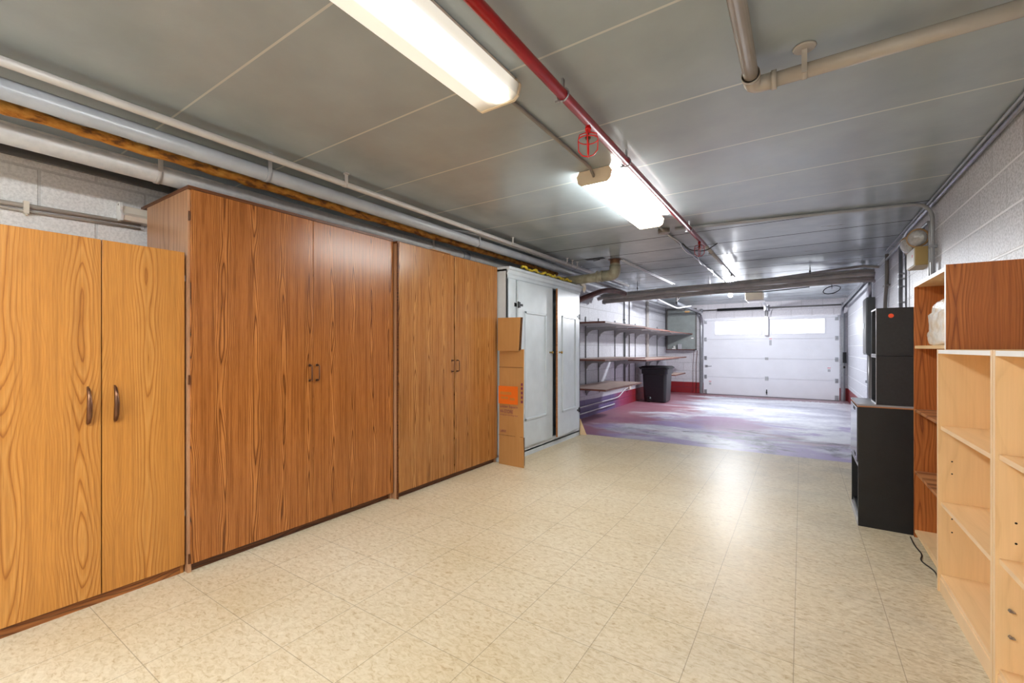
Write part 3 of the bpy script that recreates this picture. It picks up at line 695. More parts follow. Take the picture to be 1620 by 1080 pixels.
t = thing('strip_light', 'old white strip light fitting on the left wall, sticking out behind the tall brown cabinet', 'light fitting', (-3.36, 1.2, 1.98))
MB().box(-3.398, 0.885, 2.00, -3.35, 1.9, 2.043).prism([(-3.398, 1.955), (-3.33, 1.955), (-3.315, 1.98), (-3.335, 2.0), (-3.398, 2.0)], 'y', 0.885, 1.9).build('channel', 'old_white', t, 0.003)
MB().prism([(-3.398, 1.95), (-3.325, 1.95), (-3.31, 1.98), (-3.34, 2.01), (-3.33, 2.03), (-3.345, 2.06), (-3.398, 2.06)], 'y', 0.87, 0.885).build('end_cap', 'white_plastic', t, 0.002)
MB().tube([(-3.36, 0.8695, 2.045), (-3.36, 0.872, 2.045)], 0.006, 8).build('screw_hole', 'black_iron', t)

# ---------------------------------------------------------------- cabinets
def handle_bow(parent, x, y, z):
    MB().tube([(x, y, z+0.085), (x+0.012, y, z+0.075), (x+0.026, y, z+0.045), (x+0.033, y, z), (x+0.026, y, z-0.05), (x+0.012, y, z-0.078), (x, y, z-0.085)], [0.004, 0.0065, 0.008, 0.0105, 0.0105, 0.008, 0.004], 10).build('handle', 'bronze', parent)
def handle_bar(parent, x, y, z):
    MB().tube(bend([(x-0.002, y, z+0.05), (x+0.03, y, z+0.05), (x+0.03, y, z-0.05), (x-0.002, y, z-0.05)], 0.012, 4), 0.0045, 8).tube([(x, y, z+0.05), (x+0.004, y, z+0.05)], 0.009, 8).tube([(x, y, z-0.05), (x+0.004, y, z-0.05)], 0.009, 8).build('handle', 'bronze', parent)
# honey oak, x front -2.735
t = thing('storage_cabinet', 'low honey oak two-door cabinet with bow handles at the left edge of the photo', 'cabinet', (-3.06, 0.65, 0), 'wood grain cabinets along the left wall')
XF = -2.735
b = MB().box(-3.395, 0.315, 0, XF-0.02, 0.331, 1.70).box(-3.395, 0.965, 0, XF-0.02, 0.981, 1.70).box(-3.395, 0.331, 1.684, XF-0.02, 0.965, 1.70).box(-3.395, 0.331, 0, -3.385, 0.965, 1.684)
for z in (0.05, 0.6, 1.15): b.box(-3.385, 0.331, z, XF-0.03, 0.965, z+0.016)
b.build('body', 'oak_y', t, 0.0015)
MB().box(XF-0.035, 0.332, 0, XF-0.02, 0.964, 0.05).build('toe_board', 'oak_toe', t)
for y0, y1, hy in ((0.316, 0.646, 0.600), (0.650, 0.979, 0.695)):
    d = MB().box(XF-0.018, y0, 0.048, XF, y1, 1.707).build('door', 'oak_y', t, 0.0015)
    handle_bow(d, XF, hy, 0.935)
for z in (0.32, 1.57):
    MB().box(XF-0.016, 0.980, z-0.015, XF-0.004, 0.9835, z+0.015).build('hinge', 'steel', t)
# tall walnut pair
def tall(y0, y1, ym, XF, zt, mat, label, gap, hdy, topov):
    t = thing('storage_cabinet', label, 'cabinet', ((XF-3.3)/2, (y0+y1)/2, 0), 'wood grain cabinets along the left wall')
    MB().box(-3.30, y0, 0, XF-0.019, y0+0.018, zt-0.018).build('side_panel', 'walnut_x', t, 0.001)
    MB().box(-3.30, y1-0.018, 0, XF-0.019, y1, zt-0.018).build('side_panel', 'walnut_x', t, 0.001)
    MB().box(-3.39 if topov else -3.30, y0-0.004, zt-0.018, XF-0.003, y1, zt).build('top_panel', 'toe_wood', t, 0.001)
    b = MB().box(-3.30, y0+0.018, 0.06, -3.292, y1-0.018, zt-0.018)
    for z in (0.05, 0.7, 1.35): b.box(-3.292, y0+0.018, z, XF-0.03, y1-0.018, z+0.018)
    b.build('shelves_and_back', 'dark_gap', t)
    MB().box(XF-0.055, y0+0.018, 0, XF-0.04, y1-0.018, 0.05).build('toe_board', 'toe_wood', t)
    for a, b_, s in ((y0+0.010, ym-gap, -1), (ym+gap, y1-0.004, 1)):
        d = MB().box(XF-0.018, a, 0.05, XF, b_, zt-0.02 if topov else zt-0.004).build('door', mat, t, 0.0012)
        handle_bar(d, XF, ym+s*hdy, 1.035)
    return t
t = tall(0.988, 2.38, 1.694, -2.705, 2.063, 'walnut_y', 'wide tall walnut brown two-door cabinet next to the honey oak cabinet', 0.0012, 0.026, True)
for z in (0.08, 1.03, 1.90): MB().box(-2.712, 0.986, z-0.025, -2.7035, 0.994, z+0.025).build('hinge', 'bronze', t)
t = tall(2.387, 3.742, 3.06, -2.66, 2.045, 'walnut2_y', 'tall greyish brown two-door cabinet with a dark gap between doors, beside the cardboard', 0.006, 0.035, False)
MB().box(-2.70, 2.389, 0, -2.664, 2.3965, 2.04).build('edge_strip', 'toe_wood', t)
single(MB().box(-2.86, 2.75, 2.046, -2.65, 3.0, 2.05).box(-2.8, 2.8, 2.05, -2.66, 2.95, 2.053), 'cardboard_flap', 'card', 'scrap of cardboard lying on top of the greyish brown cabinet', 'cardboard')

# ---------------------------------------------------------------- cardboard
t = thing('cardboard_sheet', 'tall flattened moving box with an orange logo leaning beside the brown cabinets', 'cardboard', (-2.46, 3.735, 0))
mb = MB(); mb.add([(-2.62, 3.712, 0), (-2.31, 3.700, 0), (-2.325, 3.712, 0.48), (-2.318, 3.712, 1.185), (-2.62, 3.722, 1.185), (-2.62, 3.722, 0), (-2.31, 3.712, 0), (-2.325, 3.724, 0.48), (-2.318, 3.724, 1.185), (-2.62, 3.732, 1.185)],
       [(0, 1, 2, 3, 4), (9, 8, 7, 6, 5), (0, 5, 6, 1), (1, 6, 7, 2), (2, 7, 8, 3), (3, 8, 9, 4), (4, 9, 5, 0)])
mb.v = [Vector((v.x, v.y, v.z)) for v in mb.v]
mb.build('panel', 'card', t)
MB().box(-2.319, 3.7135, 0.02, -2.3135, 3.7255, 0.30).build('torn_edge', 'card_edge', t)
MB().box(-2.62, 3.7065, 0.302, -2.322, 3.7095, 0.305).build('crease', 'card_edge', t)
MB().box(-2.62, 3.709, 1.00, -2.322, 3.7115, 1.003).build('crease', 'card_edge', t)
def front_of(mb, x, z, y):
    mb.xf(Matrix.Translation((x, y, z)) @ Matrix.Rotation(PI/2, 4, 'X')); return mb
YC = 3.7050
MB().box(-2.62, YC, 0.625, -2.382, YC+0.0012, 0.808).build('logo_square', 'orange_print', t)
for tx, x, z, s, wd, mt in (('THE HOME', -2.615, 0.735, 0.05, 0.15, 'pale_print'), ('DEPOT', -2.615, 0.665, 0.06, 0.18, 'pale_print')):
    pass
for (a, b, c, d_) in ((-2.60, 0.72, -2.46, 0.75), (-2.59, 0.675, -2.50, 0.70), (-2.48, 0.665, -2.42, 0.69)):
    MB().box(a, YC-0.0008, b, c, YC, d_).build('faded_lettering', 'pale_print', t)
front_of(text_mb('umber Square', 0.034, 0.215), -2.60, 0.588, YC).build('lettering', 'purple_print', t)
front_of(text_mb('44-STORE', 0.05, 0.16), -2.60, 0.533, YC).build('lettering', 'purple_print', t)
front_of(text_mb('medium moving box', 0.018, 0.22), -2.60, 0.507, YC).build('lettering', 'purple_print', t)
front_of(text_mb('LARGE', 0.034, 0.075), -2.60, 0.335, YC).build('lettering', 'purple_print', t)
for z in (0.645, 0.69, 0.735, 0.78, 0.82): MB().box(-2.345, YC, z, -2.325, YC+0.001, z+0.025).build('edge_lettering', 'purple_print', t)
t = thing('cardboard_sheet', 'smaller folded cardboard piece above the orange-marked box, against the white wardrobe', 'cardboard', (-2.48, 3.68, 1.17))
mb = MB(); mb.add([(-2.62, 3.69, 1.172), (-2.37, 3.69, 1.165), (-2.345, 3.69, 1.505), (-2.62, 3.69, 1.51), (-2.62, 3.700, 1.172), (-2.37, 3.700, 1.165), (-2.345, 3.700, 1.505), (-2.62, 3.700, 1.51)],
       [(0, 1, 2, 3), (7, 6, 5, 4), (0, 4, 5, 1), (1, 5, 6, 2), (2, 6, 7, 3), (3, 7, 4, 0)])
mb.build('front_flap', 'card', t)
mb = MB(); mb.add([(-2.40, 3.702, 1.165), (-2.345, 3.702, 1.18), (-2.325, 3.702, 1.505), (-2.40, 3.702, 1.507), (-2.40, 3.710, 1.165), (-2.345, 3.710, 1.18), (-2.325, 3.710, 1.505), (-2.40, 3.710, 1.507)],
       [(0, 1, 2, 3), (7, 6, 5, 4), (0, 4, 5, 1), (1, 5, 6, 2), (2, 6, 7, 3), (3, 7, 4, 0)])
mb.build('back_flap', 'card_edge', t)

# ---------------------------------------------------------------- white wardrobe
WX, WY0, WY1, WZ = -2.545, 3.755, 5.54, 2.02
t = thing('wardrobe', 'large pale grey painted wardrobe with panelled doors, the right one ajar', 'wardrobe', (-2.85, 4.65, 0))
MB().box(-3.20, WY0, 0, WX, WY0+0.02, WZ).box(-3.20, WY1-0.02, 0, WX, WY1, WZ).box(-3.20, WY0, 0.0, -3.18, WY1, WZ).box(-3.20, WY0, 0.05, WX, WY1, 0.07).box(-3.20, WY0, WZ-0.02, WX, WY1, WZ).build('carcass', 'wardrobe', t, 0.002)
MB().box(WX-0.018, WY0, 0.0, WX, WY1, 0.115).box(WX-0.018, WY0, 1.925, WX, WY1, WZ).box(WX-0.018, WY0, 0.115, WX, WY0+0.17, 1.925).box(WX-0.018, WY1-0.06, 0.115, WX, WY1, 1.925).build('face_frame', 'wardrobe', t, 0.002)
MB().prism([(WX, 1.965), (WX+0.012, 1.98), (WX+0.02, 2.01), (WX+0.035, 2.02), (WX+0.035, 2.045), (WX, 2.045)], 'y', WY0-0.008, WY1+0.02).box(-3.2, WY0-0.008, 2.02, WX, WY1+0.02, 2.045).box(WX, WY0, 1.93, WX+0.006, WY1, 1.965).build('cornice', 'wardrobe', t, 0.001)
def wdoor(y0, y1, hinge_left, ang, trim_in, knob_y, knob_mat):
    # local: built at x=0 plane with hinge at origin
    wd = y1-y0; th = 0.022
    d = bpy.data.objects.new('door', None); 
    mb = MB()
    s = 1 if hinge_left else -1
    mb.box(0, 0, 0.115, th, s*wd, 1.92)
    me = mb.build('door', 'wardrobe', None, 0.0015); bpy.data.objects.remove(d)
    me.parent = t; me.location = Vector((WX+0.002, y0 if hinge_left else y1, 0))-wloc(t)
    me.rotation_euler = (0, 0, ang)
    a, b = trim_in; tr = MB()
    def rail(p0, p1):
        tr.box(th-0.001, s*p0[0], p0[1], th+0.010, s*p1[0], p1[1])
    q = 0.026
    rail((a, 0.40), (a+q, 1.60)); rail((b-q, 0.40), (b, 1.60)); rail((a, 0.40), (b, 0.40+q)); rail((a, 1.60-q), (b, 1.60))
    o = tr.build('panel_moulding', 'wardrobe', None, 0.004); o.parent = me
    ky = s*abs(knob_y)
    o = MB().lathe([(0.012, 0), (0.012, 0.004), (0.006, 0.008), (0.006, 0.02), (0.014, 0.026), (0.018, 0.034), (0.014, 0.044), (0.003, 0.047)], (th, ky, 1.145), 'x', 14).build('knob', knob_mat, None); o.parent = me
    if not hinge_left:
        e = MB().box(0, s*wd-s*0.0, 0.115, th, s*wd+s*0.002, 1.92).build('raw_edge', 'ply', None); e.parent = me
    for z in ((0.36, 1.62) if not hinge_left else (1.66,)):
        o = MB().box(th, s*0.005, z-0.03, th+0.004, s*0.040, z+0.03).tube([(th+0.003, s*0.0, z-0.035), (th+0.003, s*0.0, z+0.035)], 0.007, 8).box(th, s*0.040, z-0.012, th+0.004, s*0.09, z+0.012).box(-0.004, -s*0.040, z-0.02, 0.006, -s*0.002, z+0.02).build('hinge', 'black_iron', None); o.parent = me
    return me
wdoor(3.93, 4.705, True, 0.0, (0.13, 0.62), 0.705, 'brass')
wdoor(4.735, 5.47, False, math.radians(4.0), (0.14, 0.60), 0.69, 'brass')
MB().lathe([(0.01, 0), (0.012, 0.006), (0.006, 0.012)], (WX+0.024, 3.93, 0.36), 'x', 12).build('lower_catch', 'black_iron', t)
mb = MB(); pts = []; rs = []
for k in range(52):
    y = 4.02+k*0.0245; pts.append((-2.535+0.02*math.sin(k*0.7)+random.uniform(-.006, .006), y, 2.076+0.008*math.sin(k*1.3)+random.uniform(-.006, .006))); rs.append(0.009+random.uniform(0, 0.010))
single(mb.tube(pts, rs, 7), 'plastic_sheeting', 'yellow', 'crumpled yellow plastic sheeting lying along the top of the pale grey wardrobe', 'plastic sheeting')
mb = MB(); pts = [(-2.53, 5.52, 2.072), (-2.50, 5.54, 2.075), (-2.49, 5.575, 2.05), (-2.50, 5.585, 2.0), (-2.50, 5.58, 1.96)]
single(mb.tube(pts, [0.02, 0.028, 0.024, 0.028, 0.008], 7), 'paper_wad', 'bag', 'white paper wad hanging over the far top corner of the pale grey wardrobe', 'paper')
mb = MB().add([(-2.56, 5.56, 0), (-2.46, 5.58, 0), (-2.50, 5.62, 0.02), (-2.57, 5.60, 0.22), (-2.60, 5.56, 0.20), (-2.60, 5.62, 0)], [(0, 1, 3, 4), (1, 2, 3), (0, 4, 5), (4, 3, 2, 5), (0, 5, 2, 1)])
single(mb, 'broom_head', 'maple_edge', 'small straw coloured broom head on the floor behind the far end of the wardrobe', 'broom')

# ---------------------------------------------------------------- drain elbow and brown pipe
t = thing('drain_pipe', 'fat beige drain pipe dropping from the ceiling and elbowing left above the wardrobe', 'pipe', (-2.0, 5.42, 2.33))
MB().tube([(-2.0, 5.42, H), (-2.0, 5.42, 2.22)], 0.062, 20).build('drop', 'pvc', t)
MB().tube(bend([(-2.0, 5.42, 2.255), (-2.0, 5.42, 2.14), (-2.17, 5.42, 2.135)], 0.10, 10), 0.070, 20).build('elbow', 'pvc', t)
MB().tube([(-2.13, 5.42, 2.134), (-2.4, 5.42, 2.12), (-3.0, 5.42, 2.108)], 0.060, 20).tube([(-2.16, 5.42, 2.135), (-2.18, 5.42, 2.135)], 0.076, 20).tube([(-2.22, 5.42, 2.134), (-2.24, 5.42, 2.134)], 0.076, 20).build('branch', 'pvc', t)
MB().tube([(-2.0, 5.42, H-0.004), (-2.0, 5.42, H)], 0.085, 20).build('collar', 'rust_pipe', t)
single(MB().tube(bend([(-2.83, 5.80, 1.80), (-2.78, 5.95, 1.90), (-2.66, 6.2, 2.00), (-2.58, 6.5, 2.10), (-2.52, 6.9, 2.13), (-2.5, 7.25, 2.12)], 0.15, 6), 0.04, 14), 'brown_pipe', 'rust_pipe', 'rusty brown pipe curving up beside the fat beige drain pipe', 'pipe')
single(MB().tube([(-2.15, 5.28, H-0.006), (-2.26, 5.34, H-0.006)], 0.004, 6).box(-2.32, 5.2, H-0.003, -2.08, 5.29, H-0.001), 'ceiling_patch', 'black_iron', 'dark open hole cover in the ceiling beside the fat beige drain pipe', 'ceiling patch')
single(MB().tube([(-1.93, 5.45, H-0.012), (-1.90, 8.0, H-0.012)], 0.008, 8).tube([(-1.90, 5.45, H-0.012), (-1.86, 8.0, H-0.012)], 0.006, 8), 'metal_conduit', 'white_cable', 'pair of thin white conduits on the ceiling running back from the fat drain pipe', 'conduit')

# ---------------------------------------------------------------- bundle of conduits across the room
ys = [(7.40, 0.032, -0.004), (7.45, 0.026, 0.046), (7.45, 0.030, -0.057), (7.54, 0.026, 0.026), (7.37, 0.018, -0.096)]
lab = ['front fat one', 'top one', 'lower fat one', 'rear one', 'lowest thin one']
for i, (y, r, dz) in enumerate(ys):
    za, zb = 2.098+dz, 2.18+dz
    pts = [(-3.05+0.04*i, y, za-0.02)]+[(-2.95+3.6*k/12, y+0.01*math.sin(k), za+(zb-za)*k/12+0.004*math.sin(k*1.7+i)) for k in range(13)]+[(0.80, y, zb-0.01)]
    single(MB().tube(pts, r, 12), 'crossing_conduit', 'bundle', 'brown grey conduit in the bundle crossing the room under the ceiling, '+lab[i], 'conduit', 'conduit bundle crossing the room below the ceiling')
single(MB().tube([(-0.75, 7.62, 2.22), (-0.3, 7.62, 2.24), (0.1, 7.62, 2.27), (0.45, 7.60, 2.295), (0.70, 7.5, 2.295), (0.84, 7.3, 2.24)], 0.018, 12), 'crossing_conduit', 'bundle', 'brown grey conduit bowing upward above the crossing bundle near the right wall', 'conduit')
single(MB().tube([(0.1, 8.0, 2.12), (-0.5, 8.0, 2.09), (-1.3, 8.0, 2.12)], 0.008, 8), 'crossing_cable', 'cable_black', 'dark slack cable hanging just below the crossing conduit bundle', 'cable')
for x, lb, zq in ((0.10, 'right half', 2.238), (-2.35, 'left end', 2.182)):
    t = thing('threaded_hanger', 'thin hanger rod holding the '+lb+' of the crossing conduit bundle', 'hanger', (x, 7.42, 2.1))
    MB().tube([(x, 7.45, H), (x, 7.45, zq)], 0.005, 8).lathe([(0.012, 0), (0.012, 0.02)], (x, 7.45, zq+0.03), 'z', 8).build('rod', 'black_iron', t)

# garage odds above: water pipes with an angled run near the left track
single(MB().tube(bend([(-2.42, 8.6, 2.20), (-2.3, 9.3, 2.10), (-2.25, 9.9, 2.06), (-2.05, 10.3, 2.13)], 0.1), 0.014, 10), 'bent_pipe', 'white_cable', 'white bent pipe by the left end of the garage door track', 'pipe')
single(MB().tube([(-1.95, 8.3, 2.16), (-1.4, 8.3, 2.20), (-1.1, 8.3, 2.24)], 0.018, 10), 'crossing_conduit', 'bundle', 'short brown pipe slanting below the crossing bundle left of the bulb', 'pipe')
single(MB().box(-1.42, 8.55, 2.24, -1.38, 8.59, H).tube([(-1.40, 8.57, 2.26), (-1.36, 8.57, 2.15)], 0.006, 6).tube([(-1.33, 8.57, 2.25), (-1.37, 8.57, 2.15)], 0.006, 6), 'hook', 'old_white', 'small white hook hanging under the crossing bundle left of the bulb', 'hook')
t = thing('valve', 'small white valve fitting under the overhead pipe near the left garage wall', 'valve', (-2.5, 8.2, 2.1))
MB().tube([(-2.55, 8.2, 2.22), (-2.55, 8.2, 2.10)], 0.02, 10).lathe([(0.035, 0), (0.035, 0.02)], (-2.55, 8.2, 2.13), 'z', 12).build('body', 'old_white', t)
t = thing('release_loop', 'dark oval wire loop hanging from the ceiling near the right garage wall', 'wire loop', (0.40, 8.6, 2.1))
MB().tube([(0.40, 8.6, H), (0.40, 8.6, 2.14)], 0.01, 8).build('stem', 'steel', t)
MB().tube([(0.40+0.11*math.cos(a), 8.6+0.09*math.sin(a), 2.12-0.05*math.sin(a)+0.02*math.cos(a)) for a in [2*PI*k/20 for k in range(20)]], 0.007, 8, closed=True).build('loop', 'black_iron', t)

# ---------------------------------------------------------------- garage wall shelves
upr = [7.02, 7.59, 8.44, 9.05, 9.72, 10.75, 11.50]
def bracket(y, z, L):
    pts = [(XG+0.012, z), (XG+0.012, z-0.15), (XG+0.03, z-0.15), (XG+0.05, z-0.10), (XG+0.12, z-0.055), (XG+0.30, z-0.04), (XG+L, z-0.018), (XG+L, z)]
    return MB().prism(pts, 'y', y-0.012, y+0.012)
where = ['behind the wardrobe end', 'nearest the wardrobe clear of its end', 'third from the wardrobe', 'at the middle of the shelves', 'just before the bin', 'behind the bin', 'nearest the grey wall box']
for i, y in enumerate(upr):
    t = thing('shelf_upright', 'grey slotted upright on the left garage wall, '+where[i], 'shelf upright', (XG, y, 0.4), 'shelf uprights on the left garage wall')
    MB().box(XG, y-0.011, 0.42, XG+0.012, y+0.011, 1.74).build('rail', 'panel_grey', t)
    for z in ((1.555, 0.99 if y < 8.3 else 0.935, 0.53) if not 8.3 < y < 10.0 else (1.555, 0.935)):
        bracket(y, z, 0.55).build('bracket', 'shelf_under', t)
def shelf(y0, y1, z, x1, label, group, tip=0.0, topmat='shelf_top'):
    t = thing('wall_shelf', label, 'shelf', (XG+0.3, (y0+y1)/2, z), group)
    mb = MB().prism([(XG+0.013, y0), (x1, y0), (x1+tip, y1), (XG+0.013, y1)], 'z', z, z+0.022)
    mb.build('underside', 'shelf_under', t)
    MB().prism([(XG+0.013, y0), (x1, y0), (x1+tip, y1), (XG+0.013, y1)], 'z', z+0.022, z+0.026).build('board_top', topmat, t)
    MB().box(XG+0.013, y0-0.004, z-0.001, x1, y0, z+0.026).prism([(x1, y0), (x1+0.004, y0), (x1+tip+0.004, y1), (x1+tip, y1)], 'z', z-0.001, z+0.026).build('edge_band', 'shelf_edge', t)
G = 'plank shelves on the left garage wall'
shelf(6.22, 8.28, 1.575, -2.45, 'topmost plank shelf beside the wardrobe on the garage wall', G)
shelf(8.29, 10.09, 1.563, -2.46, 'middle plank of the topmost garage shelf row', G)
shelf(10.10, 12.30, 1.553, -2.46, 'far plank of the top row reaching over the grey wall box', G, 0.05)
shelf(6.22, 8.22, 1.000, -2.45, 'near plank of the middle garage shelf row, beside the wardrobe', G)
shelf(8.30, 11.75, 0.950, -2.45, 'long far plank of the middle row, passing above the black bin', G)
shelf(6.24, 8.02, 0.545, -2.45, 'lowest near plank shelf above the purple painted wall base', G)
shelf(10.6, 11.65, 0.545, -2.45, 'lowest far plank shelf, behind the black bin', G)
# pipes on that wall
single(MB().tube([(XG+0.02, 8.95, 0.45), (XG+0.02, 8.95, 2.3)], 0.014, 10).box(XG, 8.93, 1.78, XG+0.04, 8.97, 1.80), 'wall_conduit', 'panel_grey', 'thin clamped grey conduit going up the left garage wall', 'conduit')
single(MB().tube([(XG+0.02, 9.27, 0.35), (XG+0.02, 9.27, 2.3)], 0.012, 10), 'wall_conduit', 'dark_rail', 'plain dark conduit right of the clamped one on the left garage wall', 'conduit')
single(MB().tube([(XG+0.035, 10.55, 0.6), (XG+0.035, 10.55, 2.32)], 0.035, 14), 'wall_pipe', 'grey_pipe', 'wider pale pipe going up the left garage wall above the bin', 'pipe')
single(MB().box(XG, 9.08, 0.86, XG+0.07, 9.2, 0.96), 'outlet_box', 'rust_pipe', 'small brown box on the left garage wall under the middle shelf', 'box', bevel=0.004)
t = thing('water_pipe', 'thin white water pipe along the painted wall base rising to a tap', 'pipe', (XG+0.03, 7.5, 0.15))
MB().tube(bend([(XG+0.03, 5.62, 0.20), (XG+0.03, 8.4, 0.20), (XG+0.03, 8.6, 0.21), (XG+0.03, 9.0, 0.34), (XG+0.03, 9.2, 0.35)], 0.06), 0.011, 8).build('pipe_length', 'white_cable', t)
MB().box(XG, 9.15, 0.31, XG+0.07, 9.25, 0.43).tube([(XG+0.05, 9.2, 0.40), (XG+0.12, 9.2, 0.38)], 0.012, 8).build('tap', 'old_white', t, 0.004)
single(MB().tube([(XG+0.03, 5.62, 0.085), (XG+0.03, 8.35, 0.09)], 0.012, 8), 'water_pipe', 'white_cable', 'lower straight white pipe along the purple wall base', 'pipe')

# ---------------------------------------------------------------- bin
BX, BY = -2.70, 9.98
t = thing('wheeled_bin', 'black wheeled rubbish bin with a closed lid under the garage shelves', 'rubbish bin', (BX, BY, 0))
def rrect(cx, cy, hx, hy, r, z, n=5):
    out = []
    for (sx, sy, a0) in ((1, 1, 0), (-1, 1, 90), (-1, -1, 180), (1, -1, 270)):
        for k in range(n+1):
            a = math.radians(a0+90*k/n); out.append(Vector((cx+sx*(hx-r)+r*math.cos(a), cy+sy*(hy-r)+r*math.sin(a), z)))
    return out
def loft(rings, mb=None):
    mb = mb or MB(); n = len(rings[0]); vs = [v for r in rings for v in r]
    fs = [(i*n+k, i*n+(k+1) % n, (i+1)*n+(k+1) % n, (i+1)*n+k) for i in range(len(rings)-1) for k in range(n)]
    fs += [tuple(range(n))[::-1], tuple((len(rings)-1)*n+k for k in range(n))]
    return mb.add(vs, fs)
loft([rrect(BX, BY, 0.225, 0.22, 0.06, 0.012), rrect(BX, BY, 0.24, 0.23, 0.06, 0.03), rrect(BX, BY, 0.265, 0.255, 0.06, 0.62), rrect(BX, BY, 0.285, 0.27, 0.06, 0.625), rrect(BX, BY, 0.29, 0.275, 0.06, 0.735)]).build('body', 'plastic_black', t, 0.003)
loft([rrect(BX, BY, 0.315, 0.295, 0.06, 0.74), rrect(BX, BY, 0.32, 0.30, 0.06, 0.765), rrect(BX, BY, 0.28, 0.26, 0.06, 0.795), rrect(BX, BY, 0.22, 0.2, 0.06, 0.80)]).build('lid', 'plastic_black2', t, 0.003)
for y in (BY-0.26, BY+0.22):
    MB().lathe([(0.03, 0), (0.065, 0.004), (0.065, 0.036), (0.03, 0.04)], (BX-0.12, y, 0.066), 'y', 18).build('wheel', 'plastic_black2', t)
MB().tube([(BX-0.30, BY-0.2, 0.72), (BX-0.34, BY-0.2, 0.76), (BX-0.34, BY+0.2, 0.76), (BX-0.30, BY+0.2, 0.72)], 0.014, 8).build('handle', 'plastic_black2', t)

# ---------------------------------------------------------------- grey box on the end wall, cables
t = thing('wall_cabinet', 'large grey steel utility cabinet on the end wall left of the garage door', 'utility cabinet', (-2.68, 12.38, 1.15))
MB().box(-3.05, 12.30, 1.16, -2.32, YB, 2.23).build('body', 'tank_grey', t, 0.006)
fr = MB().box(-3.07, 12.285, 1.14, -3.045, 12.305, 2.25).box(-2.335, 12.285, 1.14, -2.30, 12.305, 2.25).box(-3.07, 12.285, 1.14, -2.30, 12.305, 1.165).box(-3.07, 12.285, 2.225, -2.30, 12.305, 2.25)
fr.build('frame', 'dark_rail', t, 0.004)
MB().box(-2.60, 12.296, 2.14, -2.48, 12.3, 2.18).build('sticker', 'pale_orange', t)
MB().box(-2.44, 12.296, 1.44, -2.38, 12.3, 1.47).build('sticker', 'white_plastic', t)
single(MB().box(-2.90, 12.18, 1.165, -2.82, 12.26, 1.20).lathe([(0.03, 0), (0.025, 0.05)], (-2.86, 12.24, 1.20), 'z', 10), 'small_jar', 'white_plastic', 'tiny white jar on the red ledge of the grey utility cabinet', 'jar')
single(MB().box(-3.05, 12.16, 1.145, -2.34, 12.28, 1.163), 'ledge', 'rust_pipe', 'narrow reddish ledge along the bottom of the grey utility cabinet', 'ledge')
single(MB().box(-2.76, 12.20, 1.164, -2.66, 12.24, 1.30), 'paper_card', 'grey_print', 'pale card standing on the reddish ledge beside the tiny jar', 'card')
for x, lb in ((-2.42, 'leftmost'), (-2.34, 'middle'), (-2.25, 'rightmost')):
    single(MB().tube([(x+0.03, YB-0.01, 1.13), (x, YB-0.01, 0.75), (x, YB-0.01, 0.02)], 0.006 if x != -2.34 else 0.009, 6), 'wall_cable', 'rust_pipe', lb+' of three thin cables going down the end wall to the red wall base', 'cable')

# ---------------------------------------------------------------- right wall
t = thing('wall_conduit', 'long steel conduit in the corner between ceiling and right wall', 'conduit', (0.845, 3, 2.31))
MB().tube(bend([(0.845, YR, 2.312), (0.845, 5.6, 2.312), (0.84, 5.9, 2.25), (0.84, 7.3, 2.235)], 0.08), 0.012, 12).build('conduit_length', 'steel', t)
MB().tube([(0.822, YR, 2.322), (0.822, 6.6, 2.322)], 0.008, 10).build('second_length', 'grey_pipe_dark', t)
single(MB().tube(bend([(0.842, 4.60, 0.02), (0.842, 4.60, 2.32), (-1.0, 4.31, 2.325)], 0.14, 10), 0.014, 12).box(0.82, 4.585, 1.97, XR, 4.615, 1.99), 'wall_conduit', 'grey_pipe_dark', 'grey conduit rising up the right wall behind the shelves and bending across the ceiling', 'conduit')
single(MB().tube(bend([(0.85, 4.72, 0.02), (0.85, 4.72, 2.21), (0.85, 5.0, 2.21), (0.85, 5.0, 2.08)], 0.08, 8), 0.012, 12), 'wall_conduit', 'grey_pipe_dark', 'shorter conduit hooking over to the emergency light on the right wall', 'conduit')
c6 = MB().tube([(0.84, 5.88, 0.02), (0.84, 5.88, 2.23)], 0.017, 12)
for z in (1.95, 1.90, 1.82, 1.66, 1.58): c6.box(0.82, 5.85, z-0.006, XR, 5.91, z+0.006)
single(c6, 'wall_conduit', 'steel', 'fat steel conduit with several clamps on the right wall above the black cubes', 'conduit')
single(MB().tube([(0.85, 5.68, 0.02), (0.85, 5.68, 2.25)], 0.008, 10).box(0.835, 5.665, 2.10, XR, 5.695, 2.12), 'wall_conduit', 'steel', 'thin dark steel conduit right beside the fat clamped one on the right wall', 'conduit')
single(MB().tube(bend([(0.845, 6.95, 1.3), (0.845, 6.92, 1.75), (0.845, 6.78, 2.0), (0.845, 6.78, 2.31)], 0.15, 8), 0.02, 12).box(0.82, 6.73, 1.93, XR, 6.90, 1.95), 'wall_conduit', 'taupe_pipe', 'wavy taupe conduit on the right wall just before the crossing bundle', 'conduit')
